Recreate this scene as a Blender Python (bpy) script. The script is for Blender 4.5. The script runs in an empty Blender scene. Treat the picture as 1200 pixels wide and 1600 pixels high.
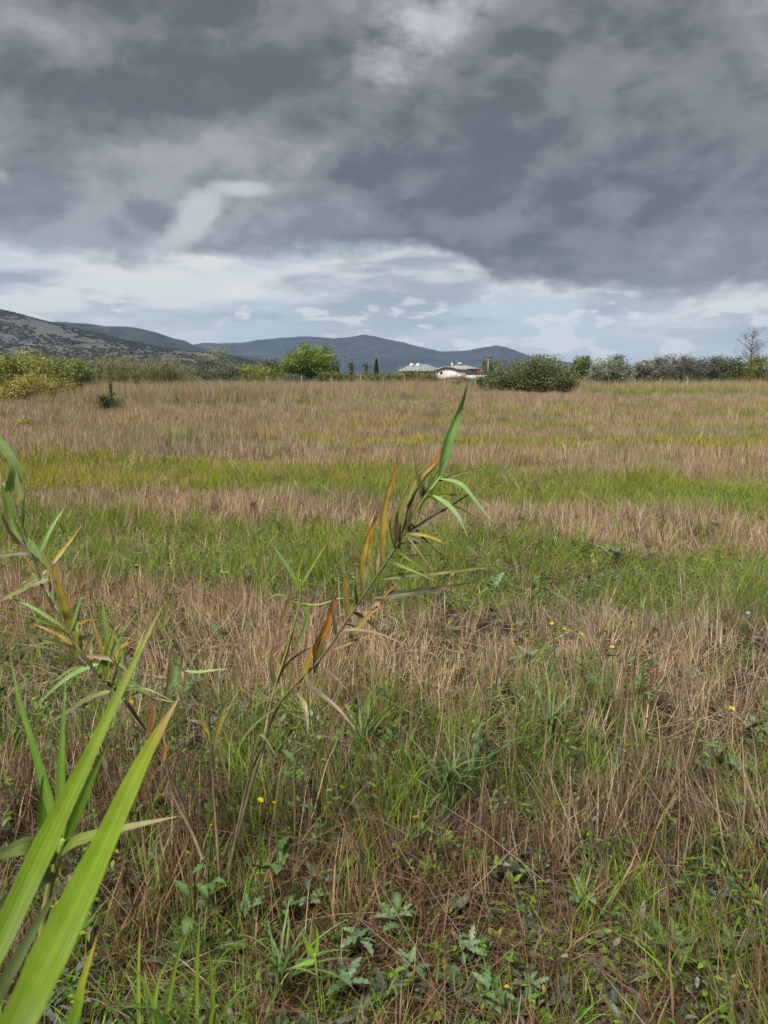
import bpy, math, random
import numpy as np
from mathutils import Vector, Matrix

# ------------------------------------------------------------------ camera, world, sun, exposure
S = bpy.context.scene
COL = S.collection
rng = np.random.default_rng(11)
R = math.radians
CAM_H = 1.6
PITCH = R(10.14)
FPX = 1202.0

cam_d = bpy.data.cameras.new('camera'); cam = bpy.data.objects.new('camera', cam_d); COL.objects.link(cam)
cam_d.sensor_fit = 'VERTICAL'; cam_d.sensor_height = 34.6; cam_d.lens = 26.0
cam_d.clip_start = 0.02; cam_d.clip_end = 30000
cam.location = (0, 0, CAM_H); cam.rotation_euler = (math.pi / 2 - PITCH, 0, 0)
cam_d.dof.use_dof = True; cam_d.dof.focus_distance = 4.0; cam_d.dof.aperture_fstop = 13.0
S.camera = cam

SUN_EL, SUN_AZ = 56.0, 215.0        # compass-like: azimuth measured from +Y clockwise
world = bpy.data.worlds.new('World'); S.world = world; world.use_nodes = True
S.view_settings.view_transform = 'Standard'; S.view_settings.look = 'None'
S.view_settings.exposure = 2.1; S.view_settings.gamma = 1.0; S.view_settings.use_curve_mapping = False
EXPO = 2 ** S.view_settings.exposure

class NT:
    """tiny node-tree helper"""
    def __init__(s, nt): s.nt = nt; s.n = nt.nodes; s.l = nt.links
    def node(s, t, **kw):
        n = s.n.new(t)
        for k, v in kw.items(): setattr(n, k, v)
        return n
    def put(s, sock, v):
        if hasattr(v, 'is_output') or isinstance(v, bpy.types.NodeSocket): s.l.new(v, sock)
        else: sock.default_value = v
    def m(s, op, a, b=None, c=None):
        n = s.node('ShaderNodeMath', operation=op); s.put(n.inputs[0], a)
        if b is not None: s.put(n.inputs[1], b)
        if c is not None: s.put(n.inputs[2], c)
        return n.outputs[0]
    def ss(s, v, a, b, o0=0.0, o1=1.0):
        n = s.node('ShaderNodeMapRange', interpolation_type='SMOOTHSTEP'); s.put(n.inputs[0], v)
        n.inputs[1].default_value = a; n.inputs[2].default_value = b; n.inputs[3].default_value = o0; n.inputs[4].default_value = o1
        return n.outputs[0]
    def mix(s, f, a, b, blend='MIX'):
        n = s.node('ShaderNodeMix', data_type='RGBA', blend_type=blend); s.put(n.inputs[0], f)
        for i, v in ((6, a), (7, b)):
            s.put(n.inputs[i], v if not isinstance(v, tuple) else (*v, 1.0)[:4])
        return n.outputs[2]
    def noise(s, vec, scale, detail=5.0, rough=0.55, dist=0.0, out=0, lac=2.0):
        n = s.node('ShaderNodeTexNoise'); s.put(n.inputs['Vector'], vec)
        n.inputs['Scale'].default_value = scale; n.inputs['Detail'].default_value = detail
        n.inputs['Roughness'].default_value = rough; n.inputs['Distortion'].default_value = dist
        n.inputs['Lacunarity'].default_value = lac
        return n.outputs[out]
    def comb(s, x, y, z):
        n = s.node('ShaderNodeCombineXYZ')
        for i, v in enumerate((x, y, z)): s.put(n.inputs[i], v)
        return n.outputs[0]
    def sep(s, v):
        n = s.node('ShaderNodeSeparateXYZ'); s.put(n.inputs[0], v); return n.outputs

def px_dir(px, py):
    dx = (px - 600) / FPX; dz = -(py - 800) / FPX
    v = np.array([dx, math.cos(PITCH) + dz * math.sin(PITCH), -math.sin(PITCH) + dz * math.cos(PITCH)])
    return v / np.linalg.norm(v)
def at(px, py, Y):
    d = px_dir(px, py); t = Y / d[1]
    return np.array([0, 0, CAM_H]) + d * t

def build_sky():
    w = NT(world.node_tree); w.n.clear()
    out = w.node('ShaderNodeOutputWorld')
    tc = w.node('ShaderNodeTexCoord'); d = tc.outputs['Generated']
    X, Y, Z = w.sep(d)[:3]
    sky = w.node('ShaderNodeTexSky', sky_type='NISHITA'); sky.sun_disc = False
    sky.sun_elevation = R(SUN_EL); sky.sun_rotation = R(SUN_AZ)
    sc = w.node('ShaderNodeVectorMath', operation='SCALE'); w.l.new(sky.outputs[0], sc.inputs[0]); sc.inputs[3].default_value = 0.05
    clear = sc.outputs[0]
    k = 1.0 / EXPO
    def C(r, g, b): return (r * k, g * k, b * k)
    def mp(loc, scl=(1, 1, 1), rz=0.0, src=None, typ='POINT'):
        n = w.node('ShaderNodeMapping', vector_type=typ); w.l.new(d if src is None else src, n.inputs[0])
        n.inputs[1].default_value = loc; n.inputs[2].default_value = (0, 0, rz); n.inputs[3].default_value = scl
        return n.outputs[0]
    el = w.m('ARCSINE', Z); az = w.m('ARCTAN2', X, Y); AE = w.comb(az, el, 0.0)
    def total(L):
        t = None
        for (px, py, rx, ry, amp, tilt) in L:
            c = px_dir(px, py)
            q = mp((math.atan2(c[0], c[1]), math.asin(c[2]), 0), (rx / FPX, ry / FPX, 1), tilt, AE, 'TEXTURE')
            n = w.node('ShaderNodeVectorMath', operation='DOT_PRODUCT'); w.l.new(q, n.inputs[0]); w.l.new(q, n.inputs[1])
            g = w.m('EXPONENT', w.m('MULTIPLY', n.outputs['Value'], -0.7))
            t = w.m('MULTIPLY', g, amp) if t is None else w.m('MULTIPLY_ADD', g, amp, t)
        return t
    # the open band: pale blue sheet, white streaks, soft grey bars
    n1 = w.noise(mp((1.3, 0, 5.2), (1, 1, 5.5)), 3.6, 5, 0.55, 0.25)
    n3 = w.noise(mp((2, 0, 7.7), (1, 1, 4.2)), 4.4, 5, 0.55, 0.2)
    layer = w.mix(0.2, C(0.50, 0.57, 0.64), clear)
    layer = w.mix(w.ss(n1, 0.42, 0.56), layer, C(0.61, 0.655, 0.70))
    layer = w.mix(w.m('MULTIPLY', w.ss(w.m('MULTIPLY_ADD', w.ss(Z, 0.12, 0.02), 0.05, n1), 0.51, 0.64), 0.9), layer, C(0.82, 0.83, 0.81))
    n2 = w.noise(mp((0.3, 0, 1.3), (1, 1, 2.6)), 13.0, 6, 0.58, 0.15)
    bars = w.m('MULTIPLY', w.ss(n3, 0.46, 0.62), w.ss(Z, 0.02, 0.13, 0.30, 0.85))
    layer = w.mix(bars, layer, C(0.315, 0.355, 0.42))
    layer = w.mix(w.m('MULTIPLY', w.m('MULTIPLY', w.ss(n2, 0.53, 0.60), w.ss(Z, 0.14, 0.06)), 0.8), layer, C(0.90, 0.895, 0.86))
    # the dark deck, ending along a ragged line ahead
    v2 = mp((0, 0, 0.4), (1, 1, 1.75))
    wv = w.node('ShaderNodeVectorMath', operation='MULTIPLY_ADD'); w.l.new(w.noise(v2, 4.0, 2, 0.5, 0, 1), wv.inputs[0]); wv.inputs[1].default_value = (0.09,) * 3; w.l.new(v2, wv.inputs[2]); vw = wv.outputs[0]
    qa = w.noise(vw, 3.5, 7, 0.55); qb = w.noise(vw, 11.0, 6, 0.6)
    up = w.node('ShaderNodeVectorMath', operation='ADD'); w.l.new(vw, up.inputs[0]); up.inputs[1].default_value = (0, 0, 0.045)
    qu = w.noise(up.outputs[0], 3.5, 5, 0.55)
    azd = w.m('MULTIPLY', az, 180 / math.pi); eld = w.m('MULTIPLY', el, 180 / math.pi)
    edge = w.m('SUBTRACT', 8.5, w.m('MULTIPLY', w.ss(azd, 1.0, 12.0), 2.7))
    rel = w.m('SUBTRACT', eld, edge)
    rel = w.m('MULTIPLY_ADD', w.m('SUBTRACT', qa, 0.5), 6.0, rel)
    rel = w.m('MULTIPLY_ADD', w.m('SUBTRACT', qb, 0.5), 5.0, rel)
    deck = w.ss(rel, -0.8, 0.8)
    g = total(SKY_GAPS)
    tn = w.m('MULTIPLY_ADD', w.m('MULTIPLY', w.m('SUBTRACT', w.m('MULTIPLY_ADD', qa, 0.5, w.m('MULTIPLY', qb, 0.8)), 0.65), 2.4), w.ss(g, 0.04, 0.45), g)
    t = w.m('MULTIPLY_ADD', qa, 0.62, w.m('MULTIPLY', qb, 0.38))
    t = w.m('MULTIPLY_ADD', total(SKY_TONE), 0.10, t)
    t = w.m('MULTIPLY_ADD', w.m('SUBTRACT', qa, qu), 0.42, t)
    deck_col = w.mix(w.ss(t, 0.38, 0.51), C(0.126, 0.134, 0.151), C(0.228, 0.236, 0.258))
    deck_col = w.mix(w.ss(t, 0.50, 0.64), deck_col, C(0.375, 0.385, 0.415))
    deck_col = w.mix(w.ss(tn, 0.15, 0.95), deck_col, C(0.56, 0.585, 0.61))
    deckm = w.m('MULTIPLY', deck, w.ss(tn, 1.9, 1.0))
    final = w.mix(deckm, layer, deck_col)
    bg = w.node('ShaderNodeBackground'); w.l.new(final, bg.inputs[0]); bg.inputs[1].default_value = 1.0
    w.l.new(bg.outputs[0], out.inputs[0])
    world.cycles.sampling_method = 'MANUAL'; world.cycles.sample_map_resolution = 256
# breaks in the cloud deck and its lighter / darker billows: sight line x, y, half-widths, strength, slant
SKY_GAPS = ((314, 328, 34, 20, 1.05, 0.7), (385, 296, 36, 9, 0.8, 0.0), (275, 368, 44, 18, 0.75, 0.5), (700, 25, 140, 34, 0.40, 0.3), (625, 80, 60, 44, 0.36, 0.6), (0, 270, 20, 16, .7, 0))
SKY_TONE = ((70, 220, 120, 50, 0.8, 0), (140, 310, 170, 45, 0.6, 0), (540, 195, 140, 45, 0.6, 0.3), (905, 240, 110, 34, 0.5, .2), (440, 335, 100, 32, .7, 0), (1160, 130, 110, 50, 0.25, 0), (780, 190, 150, 40, -0.8, 0), (330, 120, 230, 36, -0.8, 0.1), (800, 405, 220, 36, -0.6, 0), (380, 30, 260, 36, -.7, 0), (560, 280, 150, 26, -.7, 0))
build_sky()

sun_d = bpy.data.lights.new('sun', 'SUN'); sun_d.energy = 1.5; sun_d.angle = R(16); sun_d.color = (1.0, 0.96, 0.90)
sun = bpy.data.objects.new('sun', sun_d); COL.objects.link(sun)
_sd = Vector((math.sin(R(SUN_AZ)) * math.cos(R(SUN_EL)), math.cos(R(SUN_AZ)) * math.cos(R(SUN_EL)), math.sin(R(SUN_EL))))
sun.rotation_euler = _sd.to_track_quat('Z', 'Y').to_euler(); sun.location = (0, -20, 60)

S.render.engine = 'CYCLES'
S.cycles.use_denoising = True
S.cycles.max_bounces = 6; S.cycles.diffuse_bounces = 3; S.cycles.transmission_bounces = 4; S.cycles.volume_bounces = 0; S.cycles.transparent_max_bounces = 4
S.cycles.use_adaptive_sampling = False

# ------------------------------------------------------------------ helpers
def U(a, b, n=None): return rng.uniform(a, b, n)

def mesh_np(name, V, F, C=None, smooth=False):
    """V (n,3); F list of (m,k) index arrays; C (n,3|4) point colours"""
    V = np.asarray(V, dtype=np.float32)
    me = bpy.data.meshes.new(name)
    F = [np.asarray(f, dtype=np.int32) for f in F if len(f)]
    loops = np.concatenate([f.ravel() for f in F])
    counts = np.concatenate([np.full(len(f), f.shape[1], dtype=np.int32) for f in F])
    starts = np.concatenate([[0], np.cumsum(counts)[:-1]]).astype(np.int32)
    me.vertices.add(len(V)); me.vertices.foreach_set('co', V.ravel())
    me.loops.add(len(loops)); me.loops.foreach_set('vertex_index', loops)
    me.polygons.add(len(counts)); me.polygons.foreach_set('loop_start', starts); me.polygons.foreach_set('loop_total', counts)
    if smooth: me.polygons.foreach_set('use_smooth', np.ones(len(counts), dtype=bool))
    me.update(calc_edges=True)
    if C is not None:
        C = np.asarray(C, dtype=np.float32)
        if C.shape[1] == 3: C = np.hstack([C, np.ones((len(C), 1), np.float32)])
        a = me.color_attributes.new('Col', 'FLOAT_COLOR', 'POINT'); a.data.foreach_set('color', C.ravel())
    me.validate()
    return me

class Buf:
    """collects several pieces of one mesh"""
    def __init__(s): s.V = []; s.F = {}; s.C = []; s.n = 0
    def add(s, V, F, C):
        V = np.asarray(V, float).reshape(-1, 3)
        C = np.broadcast_to(np.asarray(C, float), (len(V), 3))
        for f in (F if isinstance(F, list) else [F]):
            f = np.asarray(f, int)
            if len(f): s.F.setdefault(f.shape[1], []).append(f + s.n)
        s.V.append(V); s.C.append(C); s.n += len(V)
    def mesh(s, name, smooth=False):
        return mesh_np(name, np.vstack(s.V), [np.vstack(x) for x in s.F.values()], np.vstack(s.C), smooth)

def link(name, me, mat, parent=None, loc=None):
    o = bpy.data.objects.new(name, me); COL.objects.link(o)
    if mat is not None and not me.materials: me.materials.append(mat)
    if parent is not None: o.parent = parent
    if loc is not None: o.location = loc
    return o
def tag(o, label, cat, group=None):
    o['label'] = label; o['category'] = cat
    if group: o['group'] = group
    return o
def thing(name, loc, label, cat, group=None):
    o = bpy.data.objects.new(name, None); COL.objects.link(o); o.location = loc; o.empty_display_size = 0.1
    return tag(o, label, cat, group)

def gz(x, y):
    """ground height"""
    x = np.asarray(x, float); y = np.asarray(y, float)
    f = np.clip(1 - (np.hypot(x, y) - 70) / 60, 0, 1)
    return f * (0.015 * np.sin(3.1 * x + 1.3 * y) + 0.018 * np.sin(1.9 * y - 1.1 * x + 1.0) + 0.03 * np.sin(0.31 * x + 0.9) * np.sin(0.27 * y))

# ------------------------------------------------------------------ materials
def mat_veg(name, inst=False, trans=0.28, rough=0.55, spec=0.25, streak=0.0, mott=0.25, mscale=9.0):
    m = bpy.data.materials.new(name); m.use_nodes = True; w = NT(m.node_tree); w.n.clear()
    out = w.node('ShaderNodeOutputMaterial')
    c = w.node('ShaderNodeAttribute', attribute_name='Col', attribute_type='GEOMETRY').outputs['Color']
    if inst:
        t = w.node('ShaderNodeAttribute', attribute_name='tint', attribute_type='INSTANCER').outputs['Color']
        c = w.mix(1.0, c, t, 'MULTIPLY')
    if mott > 0:
        g = w.node('ShaderNodeTexCoord').outputs['Object']
        n = w.noise(g, mscale, 3, 0.6)
        c = w.mix(1.0, c, w.mix(w.ss(n, 0.35, 0.65), (1 - mott,) * 3, (1 + mott * .6,) * 3), 'MULTIPLY')
    if streak > 0:
        g = w.node('ShaderNodeAttribute', attribute_name='luv', attribute_type='GEOMETRY').outputs['Vector']
        n = w.noise(g, 1.0, 4, 0.65)
        gs = w.sep(g); vn = w.noise(w.comb(w.m('MULTIPLY', gs[0], 4.5), w.m('MULTIPLY', gs[1], 0.12), gs[2]), 1.0, 3, 0.6)
        c = w.mix(1.0, c, w.mix(w.ss(vn, 0.35, 0.65), (0.72, 0.74, 0.7), (1.18, 1.15, 1.2)), 'MULTIPLY')
        c = w.mix(w.m('MULTIPLY', w.ss(n, 0.47, 0.64), streak), c, w.mix(1.0, c, (0.32, 0.26, 0.22), 'MULTIPLY'))
    b = w.node('ShaderNodeBsdfPrincipled'); w.l.new(c, b.inputs['Base Color'])
    b.inputs['Roughness'].default_value = rough; b.inputs['Specular IOR Level'].default_value = spec
    t = w.node('ShaderNodeBsdfTranslucent'); w.l.new(c, t.inputs[0])
    mx = w.node('ShaderNodeMixShader'); mx.inputs[0].default_value = trans
    w.l.new(b.outputs[0], mx.inputs[1]); w.l.new(t.outputs[0], mx.inputs[2]); w.l.new(mx.outputs[0], out.inputs[0])
    return m

def mat_plain(name, col, rough=0.8, var=0.15, scale=3.0, spec=0.2, bump=0.0):
    m = bpy.data.materials.new(name); m.use_nodes = True; w = NT(m.node_tree)
    b = w.n['Principled BSDF']; g = w.node('ShaderNodeTexCoord').outputs['Object']
    n = w.noise(g, scale, 5, 0.6)
    c = w.mix(w.ss(n, 0.3, 0.7), tuple(x * (1 - var) for x in col), tuple(min(1, x * (1 + var)) for x in col))
    w.l.new(c, b.inputs['Base Color']); b.inputs['Roughness'].default_value = rough; b.inputs['Specular IOR Level'].default_value = spec
    if bump:
        bn = w.node('ShaderNodeBump'); bn.inputs['Strength'].default_value = bump; w.l.new(n, bn.inputs['Height']); w.l.new(bn.outputs[0], b.inputs['Normal'])
    return m

M_INST = mat_veg('field_plants', inst=True, mott=0)
M_LEAF = mat_veg('tree_leaves', mott=0.2, mscale=1.5)
M_REED = mat_veg('reed_leaf', streak=0.9, mott=0.12, mscale=30, trans=0.3, rough=0.45, spec=0.35)
M_FRESH = mat_veg('fresh_reed_leaf', streak=0.16, mott=0.10, mscale=25, trans=0.3, rough=0.55, spec=0.25)
M_STEM = mat_veg('reed_stem', mott=0.35, mscale=22, trans=0.0, rough=0.6)
M_WEED = mat_veg('weed_leaf', mott=0.22, mscale=40, trans=0.25)
M_BARK = mat_plain('bark', (0.10, 0.075, 0.055), 0.95, 0.35, 4.0, bump=0.5)

def mat_ground():
    m = bpy.data.materials.new('field_soil'); m.use_nodes = True; w = NT(m.node_tree); b = w.n['Principled BSDF']
    g = w.node('ShaderNodeNewGeometry').outputs['Position']
    n1 = w.noise(g, 22.0, 6, 0.7); n2 = w.noise(g, 2.2, 5, 0.6); n3 = w.noise(g, 0.05, 6, 0.6); n4 = w.noise(g, 90.0, 4, 0.7)
    c = w.mix(w.ss(n2, 0.35, 0.65), (0.014, 0.010, 0.007), (0.034, 0.024, 0.016))
    c = w.mix(w.m('MULTIPLY', w.ss(n1, 0.52, 0.70), 0.4), c, (0.09, 0.065, 0.04))
    c = w.mix(w.m('MULTIPLY', w.ss(n4, 0.55, 0.7), 0.5), c, (0.035, 0.024, 0.016))
    far = w.ss(w.sep(g)[1], 50.0, 110.0)
    c = w.mix(far, c, w.mix(w.ss(n3, 0.4, 0.6), (0.17, 0.14, 0.075), (0.075, 0.085, 0.035)))
    w.l.new(c, b.inputs['Base Color']); b.inputs['Roughness'].default_value = 0.95; b.inputs['Specular IOR Level'].default_value = 0.1
    bn = w.node('ShaderNodeBump'); bn.inputs['Strength'].default_value = 0.6; bn.inputs['Distance'].default_value = 0.02
    w.l.new(w.m('ADD', n1, n4), bn.inputs['Height']); w.l.new(bn.outputs[0], b.inputs['Normal'])
    return m

# ------------------------------------------------------------------ ground and hills
def build_ground():
    s = np.concatenate([np.arange(0, 24, 0.4), 24 * 1.13 ** np.arange(0, 46)])
    s = np.append(s[s < 5900], 6000.0)
    xs = np.concatenate([-s[::-1], s[1:]])
    ys = xs
    gx, gy = np.meshgrid(xs, ys)
    z = gz(gx, gy)
    V = np.stack([gx, gy, z], -1).reshape(-1, 3)
    nx = len(xs); i = np.arange(nx - 1); j = np.arange(len(ys) - 1)
    a = (j[:, None] * nx + i[None]).ravel()
    F = np.stack([a, a + 1, a + nx + 1, a + nx], 1)
    o = link('ground', mesh_np('ground', V, [F], smooth=True), mat_ground()); o['kind'] = 'structure'
build_ground()

def fbm2(x, y, seed, octs=5, base=1.0, rough=0.55):
    r = np.random.default_rng(seed); out = 0; amp = 1.0; f = base
    for k in range(octs):
        for q in range(3):
            a = r.uniform(0, 2 * np.pi); ph = r.uniform(0, 6.28)
            out = out + amp / 1.7 * np.sin(f * (np.cos(a) * x + np.sin(a) * y) + ph + 1.3 * np.sin(0.7 * f * (np.sin(a) * x - np.cos(a) * y) + ph * 2))
        amp *= rough; f *= 2.07
    return out

def mat_hill(name, rock, green, scale, thr):
    m = bpy.data.materials.new(name); m.use_nodes = True; w = NT(m.node_tree); b = w.n['Principled BSDF']
    g = w.node('ShaderNodeNewGeometry').outputs['Position']
    n1 = w.noise(g, scale, 6, 0.65, 0.3); n2 = w.noise(g, scale * 0.12, 5, 0.6); n3 = w.noise(g, scale * 3.1, 5, 0.7)
    c = w.mix(w.ss(n3, 0.35, 0.65), tuple(0.75 * x for x in rock), tuple(1.15 * x for x in rock))
    t = w.m('ADD', w.m('MULTIPLY', n1, 0.7), w.m('MULTIPLY', n2, 0.3))
    c = w.mix(w.ss(t, thr, thr + 0.06), c, w.mix(w.ss(n3, 0.3, 0.7), tuple(0.7 * x for x in green), green))
    w.l.new(c, b.inputs['Base Color']); b.inputs['Roughness'].default_value = 0.95; b.inputs['Specular IOR Level'].default_value = 0.05
    return m

def hill(name, ridge_px, Yr, front, back, x0, x1, nx, ny, mat, rough, seed, tilt=0.0):
    """heightfield whose crest line passes through the given sight lines at distance Yr"""
    rp = np.array([at(px, py, Yr) for px, py in ridge_px])
    xs = np.linspace(x0, x1, nx); t = np.linspace(-1, 1, ny)
    crest = np.interp(xs, rp[:, 0], rp[:, 2])
    ker = np.hanning(9); ker /= ker.sum()
    crest = np.convolve(np.pad(crest, 4, mode='edge'), ker, mode='valid')
    ends = np.clip((xs - x0) / (0.12 * (x1 - x0)), 0, 1) * np.clip((x1 - xs) / (0.12 * (x1 - x0)), 0, 1)
    X = np.repeat(xs[:, None], ny, 1)
    Yv = np.where(t < 0, t * front, t * back)[None] + Yr + tilt * (X - rp[:, 0].mean())
    prof = (0.5 + 0.5 * np.cos(np.pi * np.clip(np.abs(t), 0, 1))) ** 0.85
    H = (crest * (3 * ends ** 2 - 2 * ends ** 3))[:, None] * prof[None]
    n = fbm2(X, Yv, seed, 6, 2 * np.pi / (front * 0.9), 0.5)
    H = H + rough * n * prof[None] * np.clip(1.05 - prof[None] ** 3, 0.06, 1) * (crest[:, None] / max(crest.max(), 1))
    H = H - 0.6
    V = np.stack([X, Yv, H], -1).reshape(-1, 3)
    a = (np.arange(nx - 1)[:, None] * ny + np.arange(ny - 1)[None]).ravel()
    F = np.stack([a, a + ny, a + ny + 1, a + 1], 1)
    o = link(name, mesh_np(name, V, [F], smooth=True), mat); o['kind'] = 'structure'
    return X, Yv, H

M_H1 = mat_hill('rocky_hillside', (0.105, 0.103, 0.10), (0.040, 0.045, 0.034), 0.10, 0.49)
M_H2 = mat_hill('wooded_mountain', (0.050, 0.050, 0.045), (0.024, 0.028, 0.024), 0.02, 0.44)
M_H3 = mat_hill('far_mountain', (0.036, 0.038, 0.036), (0.020, 0.024, 0.022), 0.01, 0.46)
HX, HY, HH = hill('rocky_hill', [(-900, 380), (-500, 405), (-200, 440), (0, 484), (50, 495), (100, 509), (150, 521), (200, 533), (250, 543), (300, 549), (350, 554), (400, 562), (450, 572), (520, 584)],
     950, 330, 330, -1250, -40, 150, 70, M_H1, 20, 3)
hill('mountain', [(-400, 545), (-100, 530), (60, 517), (110, 509), (140, 506), (175, 512), (210, 511), (250, 520), (290, 535), (330, 548), (390, 556), (460, 570), (520, 584)],
     2300, 800, 800, -2500, -120, 180, 90, M_H2, 42, 5)
hill('mountain', [(150, 575), (260, 556), (330, 546), (400, 536), (440, 530), (480, 528), (520, 531), (550, 528), (576, 523), (605, 531), (640, 541), (690, 551), (725, 549), (750, 543), (772, 542), (800, 553), (830, 560), (880, 570), (940, 580), (1000, 584)],
     4200, 1300, 1200, -2100, 1700, 260, 90, M_H3, 60, 8)
hill('low_hill', [(760, 584), (830, 574), (880, 569), (930, 571), (1000, 572), (1080, 575), (1250, 578), (1500, 580)],
     3300, 700, 700, 300, 3200, 80, 30, M_H3, 8, 9)

# ------------------------------------------------------------------ haze
def build_haze():
    h = 5950.0; z0, z1 = -3.0, 330.0
    h = 6050.0
    V = [(x, y, z) for z in (z0, z1) for y in (-h, h) for x in (-h, h)]
    F = np.array([(0, 2, 3, 1), (4, 5, 7, 6), (0, 1, 5, 4), (2, 6, 7, 3), (0, 4, 6, 2), (1, 3, 7, 5)])
    m = bpy.data.materials.new('haze'); m.use_nodes = True; w = NT(m.node_tree); w.n.clear()
    out = w.node('ShaderNodeOutputMaterial'); v = w.node('ShaderNodeVolumePrincipled')
    v.inputs['Color'].default_value = (0.48, 0.70, 1.0, 1); v.inputs['Density'].default_value = 0.00011; v.inputs['Anisotropy'].default_value = 0.0
    w.l.new(v.outputs[0], out.inputs['Volume'])
    o = link('haze', mesh_np('haze', V, [F]), m); o['kind'] = 'stuff'
build_haze()

# ------------------------------------------------------------------ generators for leaves and blades
def pal(*cols): return np.array(cols, float)
STRAW = pal((0.47, 0.37, 0.23), (0.40, 0.29, 0.19), (0.31, 0.215, 0.14), (0.43, 0.36, 0.26), (0.23, 0.16, 0.105))
STRAWD = pal((0.22, 0.13, 0.078), (0.14, 0.085, 0.052), (0.28, 0.18, 0.11), (0.09, 0.057, 0.038), (0.20, 0.15, 0.105))
GREEN = pal((0.15, 0.31, 0.022), (0.10, 0.24, 0.02), (0.21, 0.34, 0.028), (0.22, 0.27, 0.045), (0.065, 0.16, 0.022))
YGREEN = pal((0.27, 0.36, 0.035), (0.20, 0.32, 0.03), (0.32, 0.35, 0.06), (0.16, 0.27, 0.03))
COOL = pal((0.11, 0.18, 0.055), (0.14, 0.205, 0.075), (0.08, 0.14, 0.04))
GREY = pal((0.16, 0.215, 0.12), (0.12, 0.18, 0.085), (0.21, 0.25, 0.165), (0.085, 0.13, 0.055))
OLIVE = pal((0.10, 0.12, 0.06), (0.13, 0.15, 0.08), (0.08, 0.095, 0.045))

def blades(buf, n, spread, L, w, lean, curv, segs, palette, tip=None, z0=-0.02, az=None, jit=0.15, flat=False, center=(0, 0), wavy=0.0):
    base = np.zeros((n, 3)); rr = spread * np.sqrt(U(0, 1, n)); aa = U(0, 6.283, n)
    base[:, 0] = center[0] + rr * np.cos(aa); base[:, 1] = center[1] + rr * np.sin(aa); base[:, 2] = z0
    A = U(0, 6.283, n) if az is None else az
    Ls = U(*L, n); ws = U(*w, n); l0 = U(*lean, n); cv = U(*curv, n)
    t = np.linspace(0, 1, segs + 1)
    th = l0[:, None] + cv[:, None] * t[None] ** 1.5 + wavy * np.sin(t[None] * U(4, 9, n)[:, None] + U(0, 6, n)[:, None])
    ds = Ls[:, None] / segs
    hx = np.concatenate([np.zeros((n, 1)), np.cumsum(np.sin(th[:, :-1]) * ds, 1)], 1)
    hz = np.concatenate([np.zeros((n, 1)), np.cumsum(np.cos(th[:, :-1]) * ds, 1)], 1)
    C = np.stack([base[:, :1] + hx * np.cos(A)[:, None], base[:, 1:2] + hx * np.sin(A)[:, None], base[:, 2:3] + hz], -1)
    tw = A + np.pi / 2 if flat else U(0, 6.283, n)
    W = np.stack([np.cos(tw), np.sin(tw), np.zeros(n)], -1)
    wp = np.clip(np.where(t < 0.25, 0.6 + 1.6 * t, 1.0 - ((t - 0.25) / 0.75) ** 1.7 * 0.97), 0.03, 1)
    off = W[:, None, :] * (0.5 * ws[:, None] * wp[None])[..., None]
    V = np.stack([C - off, C + off], 2)          # n, segs+1, 2, 3
    col = palette[rng.integers(0, len(palette), n)] * U(1 - jit, 1 + jit, n)[:, None]
    colv = np.repeat(col[:, None], segs + 1, 1)
    if tip is not None:
        tc = tip[rng.integers(0, len(tip), n)]
        k = (t[None, :, None] ** 2) * U(0, 1, n)[:, None, None]
        colv = colv * (1 - k) + tc[:, None] * k
    colv = np.repeat(colv[:, :, None], 2, 2)
    b = np.arange(n)[:, None] * (segs + 1) * 2 + np.arange(segs)[None] * 2
    b = b.ravel(); F = np.stack([b, b + 1, b + 3, b + 2], 1)
    buf.add(V.reshape(-1, 3), F, colv.reshape(-1, 3))

def leaf_strip(L, W, segs=6, bend=0.6, fold=0.25, lobes=0, shape=0.45, lobe_amp=0.45, stalk=0.0):
    """a broad leaf lying along +X from the origin, curving down; returns V,F,t"""
    t = np.linspace(0, 1, segs + 1)
    wp = np.sin(np.pi * np.clip(t, 0, 1) ** (0.9 if shape < 0.5 else 1.4)) ** 0.8
    wp = np.maximum(wp, 0.02)
    if lobes: wp = wp * (1 - lobe_amp + lobe_amp * np.abs(np.cos(np.pi * lobes * t)))
    if stalk: wp = np.where(t < stalk, 0.08, wp)
    th = bend * (t - 0.25)
    ds = L / segs
    x = np.concatenate([[0], np.cumsum(np.cos(th[:-1]) * ds)]); z = np.concatenate([[0], -np.cumsum(np.sin(th[:-1]) * ds)])
    V = []
    for k in range(segs + 1):
        hw = 0.5 * W * wp[k]
        V += [(x[k], -hw, z[k] + fold * hw), (x[k], 0, z[k]), (x[k], hw, z[k] + fold * hw)]
    F = []
    for k in range(segs):
        a = 3 * k; F += [(a, a + 1, a + 4, a + 3), (a + 1, a + 2, a + 5, a + 4)]
    return np.array(V), np.array(F), np.repeat(t, 3)

def rot(V, az, pitch, roll=0.0):
    M = Matrix.Rotation(az, 3, 'Z') @ Matrix.Rotation(-pitch, 3, 'Y') @ Matrix.Rotation(roll, 3, 'X')
    return np.asarray(V) @ np.array(M).T

def rosette(buf, n, L, W, pitch, palette, lobes=0, bend=(0.4, 1.1), center=(0, 0, 0), segs=5, shape=0.45, jit=0.15, lobe_amp=0.45):
    for k in range(n):
        V, F, t = leaf_strip(U(*L), U(*W), segs * (2 if lobes else 1), U(*bend), U(0.1, 0.4), lobes, shape, lobe_amp)
        V = rot(V, U(0, 6.283), U(*pitch), U(-0.4, 0.4)) + np.array(center)
        c = palette[rng.integers(len(palette))] * U(1 - jit, 1 + jit)
        buf.add(V, F, c * (0.85 + 0.3 * t)[:, None])

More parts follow.
